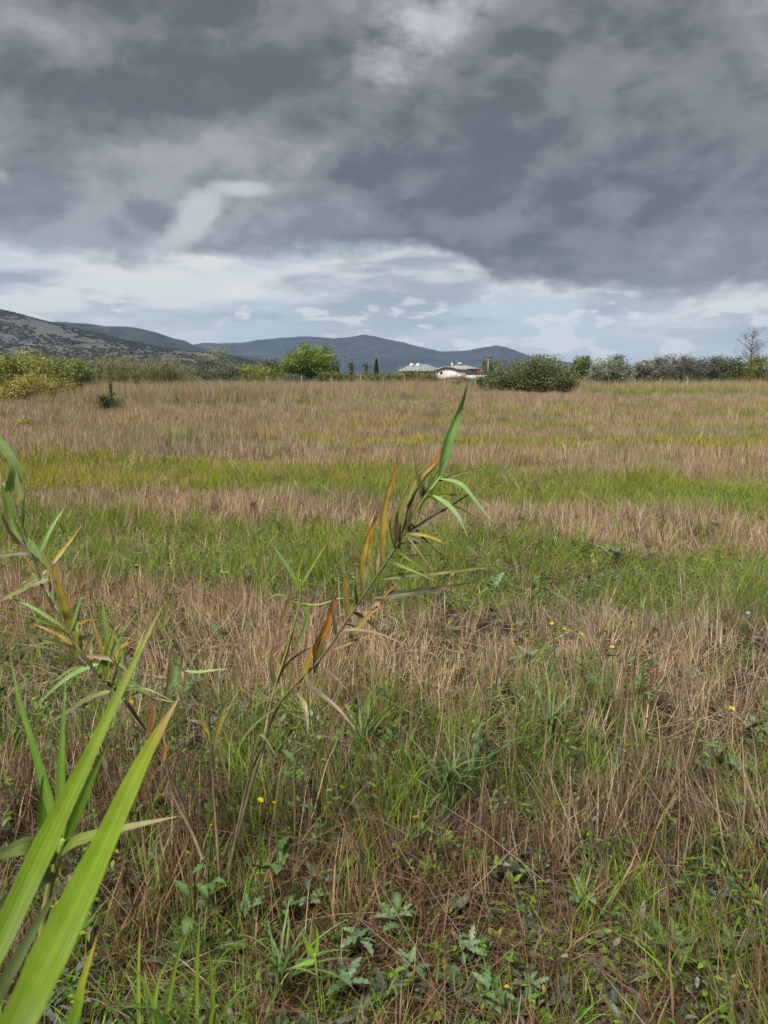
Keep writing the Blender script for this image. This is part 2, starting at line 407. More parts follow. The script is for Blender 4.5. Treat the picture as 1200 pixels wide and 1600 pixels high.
# ------------------------------------------------------------------ prototypes for the ground cover (kept out of the scene, used through geometry nodes)
def protos(name, makers):
    c = bpy.data.collections.new(name)
    for i, f in enumerate(makers):
        b = Buf(); f(b)
        o = bpy.data.objects.new('%s_%02d' % (name, i), b.mesh(name)); o.data.materials.append(M_INST); c.objects.link(o)
    return c

def scatter(name, coll, nproto, pts, scl, tint, tilt=0.12, zs=None, ids=None):
    n = len(pts); me = bpy.data.meshes.new(name)
    me.vertices.add(n); me.vertices.foreach_set('co', np.asarray(pts, np.float32).ravel())
    rt = np.stack([rng.normal(0, tilt, n), rng.normal(0, tilt, n), U(0, 6.283, n)], -1).astype(np.float32)
    sc = np.stack([scl, scl, scl * (1 if zs is None else zs)], -1).astype(np.float32)
    a = me.attributes.new('rot', 'FLOAT_VECTOR', 'POINT'); a.data.foreach_set('vector', rt.ravel())
    a = me.attributes.new('scl', 'FLOAT_VECTOR', 'POINT'); a.data.foreach_set('vector', sc.ravel())
    a = me.attributes.new('idx', 'INT', 'POINT'); a.data.foreach_set('value', (rng.integers(0, nproto, n) if ids is None else ids).astype(np.int32))
    tn = np.hstack([tint, np.ones((n, 1))]).astype(np.float32)
    a = me.attributes.new('tint', 'FLOAT_COLOR', 'POINT'); a.data.foreach_set('color', tn.ravel())
    o = bpy.data.objects.new(name, me); COL.objects.link(o); o['kind'] = 'stuff'
    g = bpy.data.node_groups.new(name, 'GeometryNodeTree')
    g.interface.new_socket('Geometry', in_out='INPUT', socket_type='NodeSocketGeometry')
    g.interface.new_socket('Geometry', in_out='OUTPUT', socket_type='NodeSocketGeometry')
    N = g.nodes; Lk = g.links
    gi = N.new('NodeGroupInput'); go = N.new('NodeGroupOutput')
    ci = N.new('GeometryNodeCollectionInfo'); ci.inputs['Collection'].default_value = coll
    ci.inputs['Separate Children'].default_value = True; ci.inputs['Reset Children'].default_value = True
    ip = N.new('GeometryNodeInstanceOnPoints'); ip.inputs['Pick Instance'].default_value = True
    def na(nm, ty):
        q = N.new('GeometryNodeInputNamedAttribute'); q.data_type = ty; q.inputs['Name'].default_value = nm; return q.outputs['Attribute']
    Lk.new(gi.outputs[0], ip.inputs['Points']); Lk.new(ci.outputs[0], ip.inputs['Instance'])
    Lk.new(na('idx', 'INT'), ip.inputs['Instance Index'])
    er = N.new('FunctionNodeEulerToRotation'); Lk.new(na('rot', 'FLOAT_VECTOR'), er.inputs[0]); Lk.new(er.outputs[0], ip.inputs['Rotation'])
    Lk.new(na('scl', 'FLOAT_VECTOR'), ip.inputs['Scale']); Lk.new(ip.outputs[0], go.inputs[0])
    md = o.modifiers.new('scatter', 'NODES'); md.node_group = g
    return o

def p_straw(b):
    n = rng.integers(7, 12)
    blades(b, n, 0.06, (0.12, 0.36), (0.0028, 0.0065), (0.0, 0.3), (-0.1, 0.4), 3, np.vstack([STRAW, STRAWD]), wavy=0.06)
    blades(b, 3, 0.08, (0.12, 0.3), (0.002, 0.004), (0.5, 1.4), (-0.2, 0.6), 3, STRAWD)
def p_straw_dense(b):
    n = rng.integers(13, 20)
    blades(b, n, 0.075, (0.14, 0.36), (0.0035, 0.0075), (0.0, 0.3), (-0.1, 0.4), 3, np.vstack([STRAW, STRAW, STRAWD]), wavy=0.06)
    blades(b, 5, 0.09, (0.12, 0.3), (0.002, 0.004), (0.5, 1.4), (-0.2, 0.6), 3, STRAW)
def p_straw_lying(b):
    blades(b, 8, 0.12, (0.15, 0.38), (0.002, 0.0045), (1.1, 1.6), (-0.3, 0.3), 4, STRAW, z0=0.03, wavy=0.1)
    blades(b, 6, 0.10, (0.10, 0.30), (0.0015, 0.003), (0.3, 1.5), (-0.3, 0.9), 4, STRAWD, z0=0.0, wavy=0.15)
def p_dead(b):
    blades(b, 16, 0.10, (0.08, 0.28), (0.001, 0.003), (0.2, 1.6), (-0.5, 1.4), 4, STRAWD, z0=0.0, wavy=0.2)
def p_grass(b):
    n = rng.integers(14, 22)
    blades(b, n, 0.05, (0.12, 0.32), (0.003, 0.006), (0.0, 0.5), (0.2, 1.5), 4, GREEN, tip=YGREEN)
    blades(b, 4, 0.05, (0.1, 0.25), (0.002, 0.004), (0.1, 0.9), (0.2, 1.0), 3, STRAW)
def p_grassfine(b):
    blades(b, 26, 0.07, (0.10, 0.30), (0.0015, 0.003), (0.0, 0.6), (0.1, 1.3), 4, GREEN, tip=STRAW)
def p_weed_lobed(b):
    rosette(b, rng.integers(6, 10), (0.06, 0.14), (0.025, 0.05), (0.1, 1.1), GREY, lobes=4, center=(0, 0, 0.03))
def p_weed_oval(b):
    rosette(b, rng.integers(5, 9), (0.04, 0.10), (0.018, 0.035), (0.1, 1.2), GREEN, center=(0, 0, 0.03))
def p_weed_stem(b):
    blades(b, 3, 0.02, (0.18, 0.38), (0.003, 0.004), (0, 0.3), (0, 0.4), 3, GREEN)
    for k in range(14):
        z = U(0.04, 0.3); rosette(b, 1, (0.025, 0.06), (0.01, 0.022), (-0.2, 0.8), GREY if k % 2 else GREEN, center=(U(-.04, .04), U(-.04, .04), z), segs=3)
def p_far_straw(b):
    blades(b, 34, 0.22, (0.16, 0.36), (0.006, 0.012), (0.0, 0.3), (-0.1, 0.4), 2, STRAW)
    blades(b, 8, 0.22, (0.12, 0.3), (0.005, 0.009), (0.6, 1.4), (-0.2, 0.6), 2, STRAWD)
def p_far_grass(b):
    blades(b, 34, 0.2, (0.12, 0.30), (0.008, 0.014), (0.0, 0.6), (0.1, 1.2), 3, GREEN, tip=YGREEN)
    blades(b, 8, 0.22, (0.16, 0.32), (0.005, 0.009), (0.0, 0.4), (-0.1, 0.6), 2, STRAW)
def p_tall(b):
    blades(b, 30, 0.25, (0.5, 1.0), (0.008, 0.016), (0.0, 0.35), (0.0, 0.5), 3, STRAW)
    blades(b, 24, 0.25, (0.25, 0.6), (0.010, 0.02), (0.1, 0.9), (0.0, 1.0), 3, STRAW)
    blades(b, 6, 0.25, (0.2, 0.6), (0.01, 0.02), (0.1, 0.6), (0.0, 1.0), 3, YGREEN)
def p_tall_green(b):
    blades(b, 34, 0.25, (0.4, 0.95), (0.012, 0.024), (0.0, 0.45), (0.1, 0.9), 3, GREEN, tip=YGREEN)
    blades(b, 14, 0.25, (0.5, 1.0), (0.008, 0.014), (0.0, 0.35), (0.0, 0.5), 3, STRAW)
def p_reed(b):
    for k in range(9):
        cx, cy = U(-.4, .4), U(-.4, .4); h = U(1.9, 3.0)
        blades(b, 1, 0.01, (h, h + .01), (0.025, 0.035), (0.0, 0.12), (0, 0.2), 3, pal((0.24, 0.22, 0.09), (0.17, 0.19, 0.07), (0.30, 0.24, 0.13)), center=(cx, cy))
        for q in range(11):
            z = U(0.35, 1.0) * h
            blades(b, 1, 0.02, (0.3, 0.6), (0.03, 0.05), (0.3, 1.0), (0.2, 1.6), 3, pal((0.15, 0.20, 0.07), (0.20, 0.25, 0.09), (0.25, 0.25, 0.11), (0.30, 0.25, 0.13)), z0=z, center=(cx, cy))
        if k % 3 == 0:
            blades(b, 6, 0.02, (0.25, 0.4), (0.03, 0.05), (0.1, 0.5), (0.2, 0.8), 2, pal((0.36, 0.33, 0.27), (0.30, 0.26, 0.20)), z0=h * 0.96, center=(cx, cy))
def p_hillshrub(b):
    n = 90; th = U(0, 6.283, n); ph = np.arccos(U(0, 1, n)); r = U(0.6, 1.0, n)
    c = np.stack([r * np.sin(ph) * np.cos(th), r * np.sin(ph) * np.sin(th), 0.75 * r * np.cos(ph)], -1)
    leaf_cards(b, c, 0.42, pal((0.055, 0.065, 0.035), (0.075, 0.085, 0.045), (0.045, 0.05, 0.03)))

def leaf_cards(buf, c, size, palette, up=0.35, jit=0.18, aspect=0.6, cols=None):
    n = len(c); a = rng.normal(size=(n, 3)); a /= np.linalg.norm(a, axis=1)[:, None]
    nn = rng.normal(size=(n, 3)); nn[:, 2] = np.abs(nn[:, 2]) + up; nn /= np.linalg.norm(nn, axis=1)[:, None]
    u = np.cross(a, nn); u /= np.linalg.norm(u, axis=1)[:, None] + 1e-9; v = np.cross(nn, u)
    s = (size * U(0.6, 1.4, n))[:, None]
    V = np.stack([c - u * s * .5, c + v * s * aspect * .5, c + u * s * .5, c - v * s * aspect * .5], 1).reshape(-1, 3)
    col = (palette[rng.integers(0, len(palette), n)] if cols is None else cols) * U(1 - jit, 1 + jit, n)[:, None]
    b = np.arange(n) * 4
    buf.add(V, np.stack([b, b + 1, b + 2, b + 3], 1), np.repeat(col, 4, 0))

# ------------------------------------------------------------------ where the field is green and where it is straw
def vnoise(x, y, seed, f):
    return fbm2(np.asarray(x), np.asarray(y), seed, 4, f, 0.6) / 2.0
def greenness(x, y):
    """1 = green strip, 0 = straw; the strips follow the old sowing lines, slightly askew"""
    s = y + 0.28 * x + 0.30 * vnoise(x * 0.6, y, 21, 0.9) * np.clip(y / 6, 0.5, 2.2)
    edges = [0, 1.7, 2.2, 2.6, 3.1, 3.55, 4.8, 5.25, 7.2, 7.75, 9.2, 9.75, 12.2, 13.2, 16, 17.2, 18.5, 20, 60]
    vals = [.58, .52, .40, .70, .64, .10, .04, .96, .95, .05, .06, .95, .85, .06, .06, .22, .20, .05, .05]
    g = np.interp(s, edges, vals)
    side = np.clip((x + 4) / 6, 0.12, 1)
    g = g + side * np.clip((y - 13) / 3, 0, 1) * np.clip((46 - y) / 10, 0, 1) * np.clip(0.36 + 0.72 * np.sin((y + 0.12 * x) * 1.15 + 0.8 * vnoise(x * .3, y, 23, .4)), 0, 1)
    g = g + 0.20 * vnoise(x * 0.7, y, 5, 1.7) + 0.14 * vnoise(x, y, 6, 4.5)
    for (cx, cy, rx, ry, amp) in ((0.3, 3.2, 0.9, 0.5, 0.25), (0.9, 3.5, 0.5, 0.4, 0.3), (1.0, 1.9, 0.5, 0.35, 0.35), (-0.7, 1.5, 0.6, 0.35, 0.3), (0.3, 7.2, 1.6, 1.2, 0.3), (-2.2, 4.2, 0.9, 0.5, 0.3), (0.35, 2.3, 0.45, 0.35, -0.35), (1.0, 2.5, 0.45, 0.3, -0.4), (-1.2, 2.4, 0.4, 0.4, -0.1)):
        g = g + amp * np.exp(-(((x - cx) / rx) ** 2 + ((y - cy) / ry) ** 2))
    return np.clip(g, 0, 1)

def wedge(d0, d1, dens, lo=-0.5):
    """random ground points inside a wedge that covers the view with margin"""
    half = lambda y: 0.60 * np.maximum(y, 0) + 1.2
    A = (half(d0) + half(d1)) * (d1 - d0)
    n = int(A * dens)
    y = U(d0, d1, n * 2); x = U(-1, 1, n * 2) * half(d1)
    k = np.abs(x) < half(y); x, y = x[k][:n], y[k][:n]
    return x, y
def tall_edge(x): return np.interp(x, [-40, -20, -17, -8, 0, 3, 6, 13, 16, 40], [52, 47, 35, 36, 41, 44, 61, 61, 53, 53]) + 1.2 * np.sin(x * 0.35)

def build_field():
    st = protos('straw_tuft', [p_straw] * 7); ly = protos('lying_straw', [p_straw_lying] * 5 + [p_dead] * 4)
    gr = protos('grass_tuft', [p_grass] * 5 + [p_grassfine] * 4)
    wd = protos('weed_tuft', [p_weed_lobed] * 4 + [p_weed_oval] * 4 + [p_weed_stem] * 4)
    fs = protos('far_straw', [p_far_straw] * 6); fg = protos('far_grass', [p_far_grass] * 6)
    def put(name, coll, k, rings, keep, s, tint, tilt=0.12, zoff=0.0):
        P = []; SC = []; T = []
        for d0, d1, dens, mul in rings:
            x, y = wedge(d0, d1, dens); g = greenness(x, y)
            m = U(0, 1, len(x)) < keep(g, x, y)
            x, y, g = x[m], y[m], g[m]
            P.append(np.stack([x, y, gz(x, y) + zoff], -1)); SC.append(U(*s, len(x)) * mul); T.append(tint(g, x, y))
        P = np.vstack(P); scatter(name, coll, k, P, np.concatenate(SC), np.vstack(T), tilt, zs=np.clip(0.95 + 0.45 * vnoise(P[:, 0], P[:, 1], 77, 2.1) + 0.25 * vnoise(P[:, 0], P[:, 1], 78, 0.7), 0.4, 1.45))
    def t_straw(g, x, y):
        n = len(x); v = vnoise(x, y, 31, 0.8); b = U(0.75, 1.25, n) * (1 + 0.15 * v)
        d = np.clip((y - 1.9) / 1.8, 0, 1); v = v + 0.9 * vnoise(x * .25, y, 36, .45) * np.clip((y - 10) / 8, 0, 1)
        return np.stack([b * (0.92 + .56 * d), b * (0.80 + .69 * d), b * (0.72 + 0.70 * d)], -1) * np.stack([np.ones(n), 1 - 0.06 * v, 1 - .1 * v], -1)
    def t_green(g, x, y):
        n = len(x); b = U(0.75, 1.25, n); yl = np.clip(0.5 + 0.5 * vnoise(x, y, 33, 0.6), 0, 1) * np.clip((y - 5) / 6, 0, 1)
        return np.stack([b * (1.12 + 0.75 * yl), b * (1 + 0.22 * yl), b * (1.1 - 0.05 * yl)], -1)
    one = lambda g, x, y: np.stack([U(0.55, 1.05, len(x))] * 3, -1) * np.array([1.0, .92, 1.1])
    inner = lambda g, x, y: y < tall_edge(x)
    keep_straw = lambda g, x, y: np.clip(1.12 - 1.1 * g, 0.05, 1) * np.clip(0.76 + 0.7 * vnoise(x, y, 71, 2.6), 0.3, 1)
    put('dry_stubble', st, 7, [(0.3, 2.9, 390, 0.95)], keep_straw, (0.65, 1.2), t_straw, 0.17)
    sd = protos('straw_tuft_dense', [p_straw_dense] * 8)
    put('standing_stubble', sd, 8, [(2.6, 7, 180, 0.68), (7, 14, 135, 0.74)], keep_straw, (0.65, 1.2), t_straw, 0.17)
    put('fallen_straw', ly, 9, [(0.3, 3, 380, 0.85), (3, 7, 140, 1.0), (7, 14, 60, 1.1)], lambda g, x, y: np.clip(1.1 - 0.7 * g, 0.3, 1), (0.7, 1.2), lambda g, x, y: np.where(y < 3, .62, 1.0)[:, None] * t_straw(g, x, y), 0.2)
    put('green_grass', gr, 9, [(0.3, 3, 190, 0.9), (3, 7, 150, 0.95), (7, 14, 125, 1.1)], lambda g, x, y: np.clip(g * 1.2 - 0.08, 0.05, 1), (0.6, 1.15), t_green, 0.2)
    put('low_weeds', wd, 12, [(0.3, 3, 480, 0.66), (3, 7, 110, 0.8), (7, 14, 12, 1.0)], lambda g, x, y: 0.16 + 0.45 * g + 0.3 * (vnoise(x, y, 41, 1.5) > 0.1), (0.5, 1.1), one, 0.25)
    put('distant_stubble', fs, 6, [(13, 25, 26, 1.0), (25, 66, 12, 1.25)], lambda g, x, y: np.clip(1.0 - 0.85 * g, 0.12, 1) * inner(g, x, y), (0.75, 1.15), lambda g, x, y: 0.80 * t_straw(g, x, y))
    put('distant_grass', fg, 6, [(13, 25, 30, 1.1), (25, 66, 14, 1.3)], lambda g, x, y: np.clip(g * 1.1, 0.06, 1) * inner(g, x, y), (0.7, 1.1), t_green)
    # tall dry grass along the far edge of the field
    tl = protos('tall_dry_grass', [p_tall] * 6); tg = protos('tall_green_grass', [p_tall_green] * 5)
    x, y = wedge(28, 80, 5.0)
    e = tall_edge(x); k = (y > e + U(-2, 2, len(x))); x, y = x[k], y[k]
    gr_side = (x > 15) & (y < 62)
    k = np.where(gr_side, U(0, 1, len(x)) < 0.6, True)
    scatter('tall_dry_grass', tl, 6, np.stack([x[k], y[k], gz(x[k], y[k])], -1), U(0.7, 1.2, k.sum()), np.stack([U(0.95, 1.35, k.sum()) * (1 - 0.18 * (vnoise(x[k], y[k], 51, .3) > 0.3))] * 3, -1) * np.array([1.0, 1.02, .92]), 0.08, zs=U(0.7, 1.3, k.sum()) * np.clip(0.6 + (y[k] - tall_edge(x[k])) / 12, 0.45, 1.1))
    k = gr_side | (U(0, 1, len(x)) < 0.10)
    scatter('tall_green_grass', tg, 5, np.stack([x[k], y[k], gz(x[k], y[k])], -1), U(0.6, 1.1, k.sum()), np.stack([U(0.8, 1.25, k.sum())] * 3, -1) * np.array([1.25, 1.1, 1]), 0.08)
    # reed bank on the far side
    rd = protos('reed_clump', [p_reed] * 5)
    n = 900; x = U(-42, -19.5, n); y = U(66, 84, n) + 0.1 * x
    scatter('reed_bank', rd, 5, np.stack([x, y, gz(x, y)], -1), U(0.7, 1.05, n), np.stack([U(0.75, 1.2, n)] * 3, -1), 0.05)
    n = 700; x = U(-40, 60, n); y = U(84, 140, n)
    scatter('far_undergrowth', tg, 5, np.stack([x, y, gz(x, y)], -1), U(1.0, 1.9, n), np.stack([U(0.5, 0.9, n)] * 3, -1), 0.05)
    # shrubs dotting the rocky hill
    hs = protos('hill_shrub', [p_hillshrub] * 4)
    fx = HX[:, :36].ravel(); fy = HY[:, :36].ravel(); n = 30000
    ii = rng.integers(0, HX.shape[0] - 1, n); jj = rng.integers(2, 35, n); a, b2 = U(0, 1, n), U(0, 1, n)
    def lerp(Q): return (Q[ii, jj] * (1 - a) + Q[ii + 1, jj] * a) * (1 - b2) + (Q[ii, jj + 1] * (1 - a) + Q[ii + 1, jj + 1] * a) * b2
    px, py, pz = lerp(HX), lerp(HY), lerp(HH)
    k = (vnoise(px, py, 61, 0.03) + 0.6 * vnoise(px, py, 62, 0.11) > -0.35) & (px > -760); px, py, pz = px[k], py[k], pz[k]
    scatter('hillside_shrubs', hs, 4, np.stack([px, py, pz - 0.3], -1), U(0.9, 2.5, len(px)), np.stack([U(0.8, 1.3, len(px))] * 3, -1), 0.05)
build_field()
#@@PART2
# ------------------------------------------------------------------ solid helpers
def tube(buf, pts, rad, col, k=6, cap=True):
    pts = np.asarray(pts, float); n = len(pts); rad = np.broadcast_to(np.asarray(rad, float), (n,))
    col = np.asarray(col, float)
    T = np.gradient(pts, axis=0); T /= np.linalg.norm(T, axis=1)[:, None] + 1e-9
    ref = np.array([1.0, 0, 0]) if abs(T[0][0]) < 0.8 else np.array([0, 1.0, 0])
    V = []
    for i in range(n):
        a = np.cross(T[i], ref); a /= np.linalg.norm(a); b = np.cross(T[i], a)
        for q in range(k):
            th = 2 * np.pi * q / k; V.append(pts[i] + rad[i] * (math.cos(th) * a + math.sin(th) * b))
    F = []
    for i in range(n - 1):
        for q in range(k):
            F.append((i * k + q, i * k + (q + 1) % k, (i + 1) * k + (q + 1) % k, (i + 1) * k + q))
    Cc = np.repeat(col, k, 0) if col.ndim == 2 else col
    FF = [np.array(F)]
    if cap: FF.append(np.array([[(n - 1) * k + q for q in range(k)], [k - 1 - q for q in range(k)]]))
    buf.add(np.array(V), FF, Cc)

def box(buf, x0, x1, y0, y1, z0, z1, col=(1, 1, 1)):
    V = [(x, y, z) for z in (z0, z1) for y in (y0, y1) for x in (x0, x1)]
    buf.add(V, np.array([(0, 2, 3, 1), (4, 5, 7, 6), (0, 1, 5, 4), (2, 6, 7, 3), (0, 4, 6, 2), (1, 3, 7, 5)]), col)

def catmull(P, n):
    P = np.asarray(P, float)
    if len(P) == 2: t = np.linspace(0, 1, n)[:, None]; return P[0] * (1 - t) + P[1] * t
    Q = np.vstack([2 * P[0] - P[1], P, 2 * P[-1] - P[-2]]); out = []
    for s in np.linspace(0, len(P) - 1 - 1e-6, n):
        i = int(s); t = s - i; p0, p1, p2, p3 = Q[i], Q[i + 1], Q[i + 2], Q[i + 3]
        out.append(0.5 * ((2 * p1) + (-p0 + p2) * t + (2 * p0 - 5 * p1 + 4 * p2 - p3) * t * t + (-p0 + 3 * p1 - 3 * p2 + p3) * t ** 3))
    return np.array(out)

# ------------------------------------------------------------------ trees, bushes
PINE = pal((0.12, 0.17, 0.03), (0.17, 0.225, 0.04), (0.075, 0.11, 0.022), (0.20, 0.25, 0.045))
BUSH = pal((0.12, 0.145, 0.055), (0.155, 0.175, 0.07), (0.08, 0.10, 0.038), (0.19, 0.195, 0.085))
LIME = pal((0.26, 0.29, 0.05), (0.32, 0.32, 0.065), (0.18, 0.23, 0.045), (0.35, 0.31, 0.10))
SILV = pal((0.23, 0.255, 0.17), (0.29, 0.31, 0.22), (0.16, 0.185, 0.115))
SLATE = pal((0.14, 0.155, 0.10), (0.18, 0.195, 0.13), (0.10, 0.11, 0.07))
DARK = pal((0.05, 0.075, 0.025), (0.07, 0.10, 0.03), (0.038, 0.055, 0.02))
RUST = pal((0.22, 0.175, 0.13), (0.17, 0.155, 0.105), (0.26, 0.20, 0.15), (0.13, 0.13, 0.085))

def crown_points(blobs, nclump, per, spread):
    B = np.array(blobs, float); vol = B[:, 3] * B[:, 4] * B[:, 5]; which = rng.choice(len(B), nclump, p=vol / vol.sum())
    d = rng.normal(size=(nclump, 3)); d /= np.linalg.norm(d, axis=1)[:, None]
    r = U(0.3, 1.35, nclump) ** 0.5
    cc = B[which, :3] + d * r[:, None] * B[which, 3:]
    sp = spread * U(0.55, 1.35, nclump)
    pts = cc[:, None] + rng.normal(size=(nclump, per, 3)) * sp[:, None, None] * np.array([1, 1, 0.75])
    return cc, pts

def tree(name, label, cat, px, top, Y, hw, palette, group=None, trunk_h=0.25, nclump=120, per=60, leaf=0.13, squash=1.0, seed_blobs=6, lean=0.0, sp=0.16, low=0.0, droop=1.0, upright=0.35, depth=0.8):
    """px/hw/top are read off the sight lines, Y is the distance; the tree is built at its true size"""
    tip = at(px, top, Y); x, H = tip[0], tip[2]; W = hw / FPX * Y
    z0 = float(gz(x, Y))
    root = thing(name, (x, Y, z0), label, cat, group); H = H - z0
    base = max(trunk_h * H, 0.0)
    blobs = [(0, 0, base + (H - base) * 0.5, W * 0.72, W * depth * 0.8, (H - base) * 0.44)]
    for k in range(seed_blobs):
        a = 6.283 * k / seed_blobs + U(-.4, .4); zz = base + (H - base) * U(0.25 - low, 0.72)
        rr = U(0.32, 0.5)
        blobs.append((W * 0.58 * math.cos(a) + lean * W * (zz / H), W * depth * 0.58 * math.sin(a), zz, W * rr, W * rr * depth, (H - base) * U(0.2, 0.32)))
    cc, pts = crown_points(blobs, nclump, per, W * sp)
    pts = pts.reshape(-1, 3); cl = np.repeat(palette[rng.integers(0, len(palette), nclump)] * U(0.72, 1.4, nclump)[:, None], per, 0)
    k = (pts[:, 2] > 0.03) & (pts[:, 2] < H * 1.04)
    b = Buf(); leaf_cards(b, pts[k], leaf, palette, upright, 0.22, 0.62, cl[k])
    link('crown', b.mesh('crown'), M_LEAF, root)
    b = Buf(); tr = max(0.03, 0.045 * W)
    mid = np.array([lean * W * 0.3, 0, base + 0.25 * (H - base)])
    tube(b, catmull([(0, 0, -0.1), (0.02 * W, 0.02 * W, base * 0.5), mid], 6), np.linspace(tr * 1.3, tr * 0.7, 6), (1, 1, 1), 7)
    for q in rng.choice(nclump, 12, replace=False):
        e = cc[q] * np.array([0.85, .85, .95]); m1 = mid * 0.5 + e * 0.5 + np.array([0, 0, 0.05 * H])
        s = np.array([0, 0, max(base * 0.7, 0.08 * H)]) if q % 2 else mid
        tube(b, catmull([s, m1, e], 5), np.linspace(tr * 0.5, tr * 0.12, 5), (1, 1, 1), 5)
    link('trunk', b.mesh('trunk', True), M_BARK, root)
    return root

def build_trees():
    g1 = 'yellow-green bushes at the reed bank'
    tree('bush', 'feathery yellow-green bush beside the reed bank, largest of the lime bushes', 'bush', 50, 545, 50, 50, LIME, g1, 0.02, 150, 60, 0.12, low=.2)
    tree('bush', 'yellow-green bush with a rounded top at the end of the lime bushes', 'bush', 2, 546, 48, 34, LIME, g1, 0.02, 110, 60, 0.12, low=.2)
    tree('bush', 'mid green bush between the lime bushes and the reed bank', 'bush', 112, 559, 53, 34, BUSH * np.array([1.25, 1.35, 1.0]), g1, 0.02, 110, 60, 0.12, low=.2)
    tree('bush', 'low straw-yellow bush in the dry grass before the lime bushes', 'bush', 35, 586, 42, 48, LIME * np.array([1.15, 1.0, 1.1]), g1, 0.0, 120, 50, 0.10, low=.25)
    tree('bush', 'small olive-yellow bush growing out of dry grass beside a thin post', 'bush', 92, 592, 44, 30, LIME * 0.9, g1, 0.0, 80, 50, 0.10, low=.25)
    r = tree('shrub', 'small dark green shrub standing alone in the dry grass', 'shrub', 171, 612, 32, 18, DARK * 1.35, None, 0.0, 50, 45, 0.07, low=.25, sp=.26)
    b = Buf(); tube(b, [(0.05, 0, 0.6), (0.07, 0, 1.0), (0.06, 0, 1.28)], [0.03, 0.03, 0.012], (1, 1, 1), 6)
    c = rng.normal(size=(120, 3)) * np.array([0.05, 0.05, 0.12]) + np.array([0.065, 0, 1.12]); leaf_cards(b, c, 0.07, pal((0.9, 1.1, 0.7)))
    link('leader', b.mesh('leader'), M_BARK, r)
    tree('shrub', 'tiny pale yellow shrub at the edge of the green strip', 'shrub', 36, 655, 22.5, 17, LIME * 1.0, None, 0.0, 60, 40, 0.05, low=.3)
    tree('tree', 'silvery grey tree rising behind the slate shrub', 'tree', 337, 543, 98, 27, SILV * 1.15, None, 0.2, 110, 50, 0.16)
    tree('tree', 'dark olive tree close beside the silvery grey tree', 'tree', 318, 559, 94, 20, SLATE, None, 0.15, 80, 50, 0.16)
    tree('shrub', 'dense slate-grey shrub at the end of the reed bank', 'shrub', 347, 569, 84, 32, SLATE, None, 0.0, 140, 60, 0.14, low=.2)
    tree('bush', 'bright yellow-green bush next to the slate-grey shrub', 'bush', 386, 568, 88, 30, LIME, None, 0.0, 110, 60, 0.14, low=.2)
    tree('bush', 'dull yellow-green bush tucked against the round-headed pine', 'bush', 420, 572, 92, 24, LIME * 0.85, None, 0.0, 90, 50, 0.14, low=.2)
    tree('tree', 'small dark tree peeping over the yellow-green bushes', 'tree', 428, 560, 125, 22, BUSH, None, 0.2, 70, 50, 0.2)
    tree('pine_tree', 'round-headed bright green pine, the tallest crown at the field edge', 'tree', 483, 539, 90, 43, PINE * 1.3, None, 0.10, 330, 80, 0.16, low=.18, seed_blobs=9, sp=.12)
    tree('shrub', 'grey-green shrub at the foot of the round-headed pine', 'shrub', 455, 584, 84, 20, SLATE * 1.1, None, 0.0, 80, 50, 0.14, low=.2)
    gl = 'shrubs in the row between the pine and the house'
    names = ('first', 'second', 'third', 'fourth', 'fifth', 'sixth')
    for i, (px, top, hw, Y) in enumerate(((512, 581, 18, 84), (541, 583, 22, 86), (574, 581, 23, 85), (606, 582, 21, 86), (636, 578, 24, 84), (668, 577, 26, 80))):
        tree('shrub', 'leafy green shrub, %s from the pine in the row towards the house' % names[i], 'shrub', px, top, Y, hw, (BUSH * np.array([1.25, 1.2, 1.0])), gl, 0.0, 90, 55, 0.15, low=.2)
    tree('tree', 'dark green tree standing behind the gabled house', 'tree', 764, 558, 250, 17, BUSH, None, 0.15, 80, 50, 0.3)
    gb = 'shrubs of the large dark thicket'
    tree('bush', 'wide dark green bush, tallest of the large thicket', 'bush', 846, 556, 60, 46, BUSH * 1.25, gb, 0.0, 230, 70, 0.12, low=.25)
    tree('bush', 'dark green bush of the thicket on the house side', 'bush', 796, 561, 62, 34, BUSH * 1.05, gb, 0.0, 160, 65, 0.12, low=.25)
    tree('bush', 'low dark bush at the house end of the thicket', 'bush', 765, 577, 66, 22, BUSH, gb, 0.0, 80, 60, 0.12, low=.25)
    tree('bush', 'rounded bush at the olive-tree end of the thicket', 'bush', 884, 574, 61, 24, BUSH * 1.4, gb, 0.0, 100, 60, 0.12, low=.25)
    tree('tree', 'round dark green tree behind the gap beside the thicket', 'tree', 911, 556, 150, 18, PINE * 0.95, None, 0.12, 120, 60, 0.24, low=.1)
    tree('olive_tree', 'pale silvery olive tree standing apart above the dry grass', 'tree', 957, 556, 78, 33, SILV, None, 0.12, 180, 60, 0.15, low=.15)
    tree('shrub', 'small grey-brown shrub in the dry grass below the olive tree', 'shrub', 946, 594, 70, 12, RUST, None, 0.0, 40, 40, 0.12, low=.2)
    tree('shrub', 'dull brown shrub in front of the house wall', 'shrub', 722, 590, 76, 20, RUST, None, 0.0, 70, 50, 0.12, low=.2)
    gh = 'trees of the row along the green bank'
    for lab, px, top, hw, Y, pl in (
        ('thin brownish shrub at the olive-tree end of the tree row', 1006, 564, 16, 96, RUST),
        ('rusty brown half-bare tree in the row above the green bank', 1034, 556, 24, 98, RUST * np.array([.9, 1.05, .9])),
        ('grey-brown twiggy tree beside the rusty brown one in the row', 1066, 554, 24, 100, RUST * 0.85),
        ('dark slate-green tree in the middle of the row', 1094, 557, 24, 95, SLATE),
        ('second slate-green tree, broad and low, in the row', 1124, 555, 24, 96, SLATE * 1.1),
        ('dull green tree in the row next to the yellowish one', 1155, 557, 22, 94, BUSH),
        ('yellowish green tree at the open end of the row', 1190, 553, 28, 90, LIME * 0.72)):
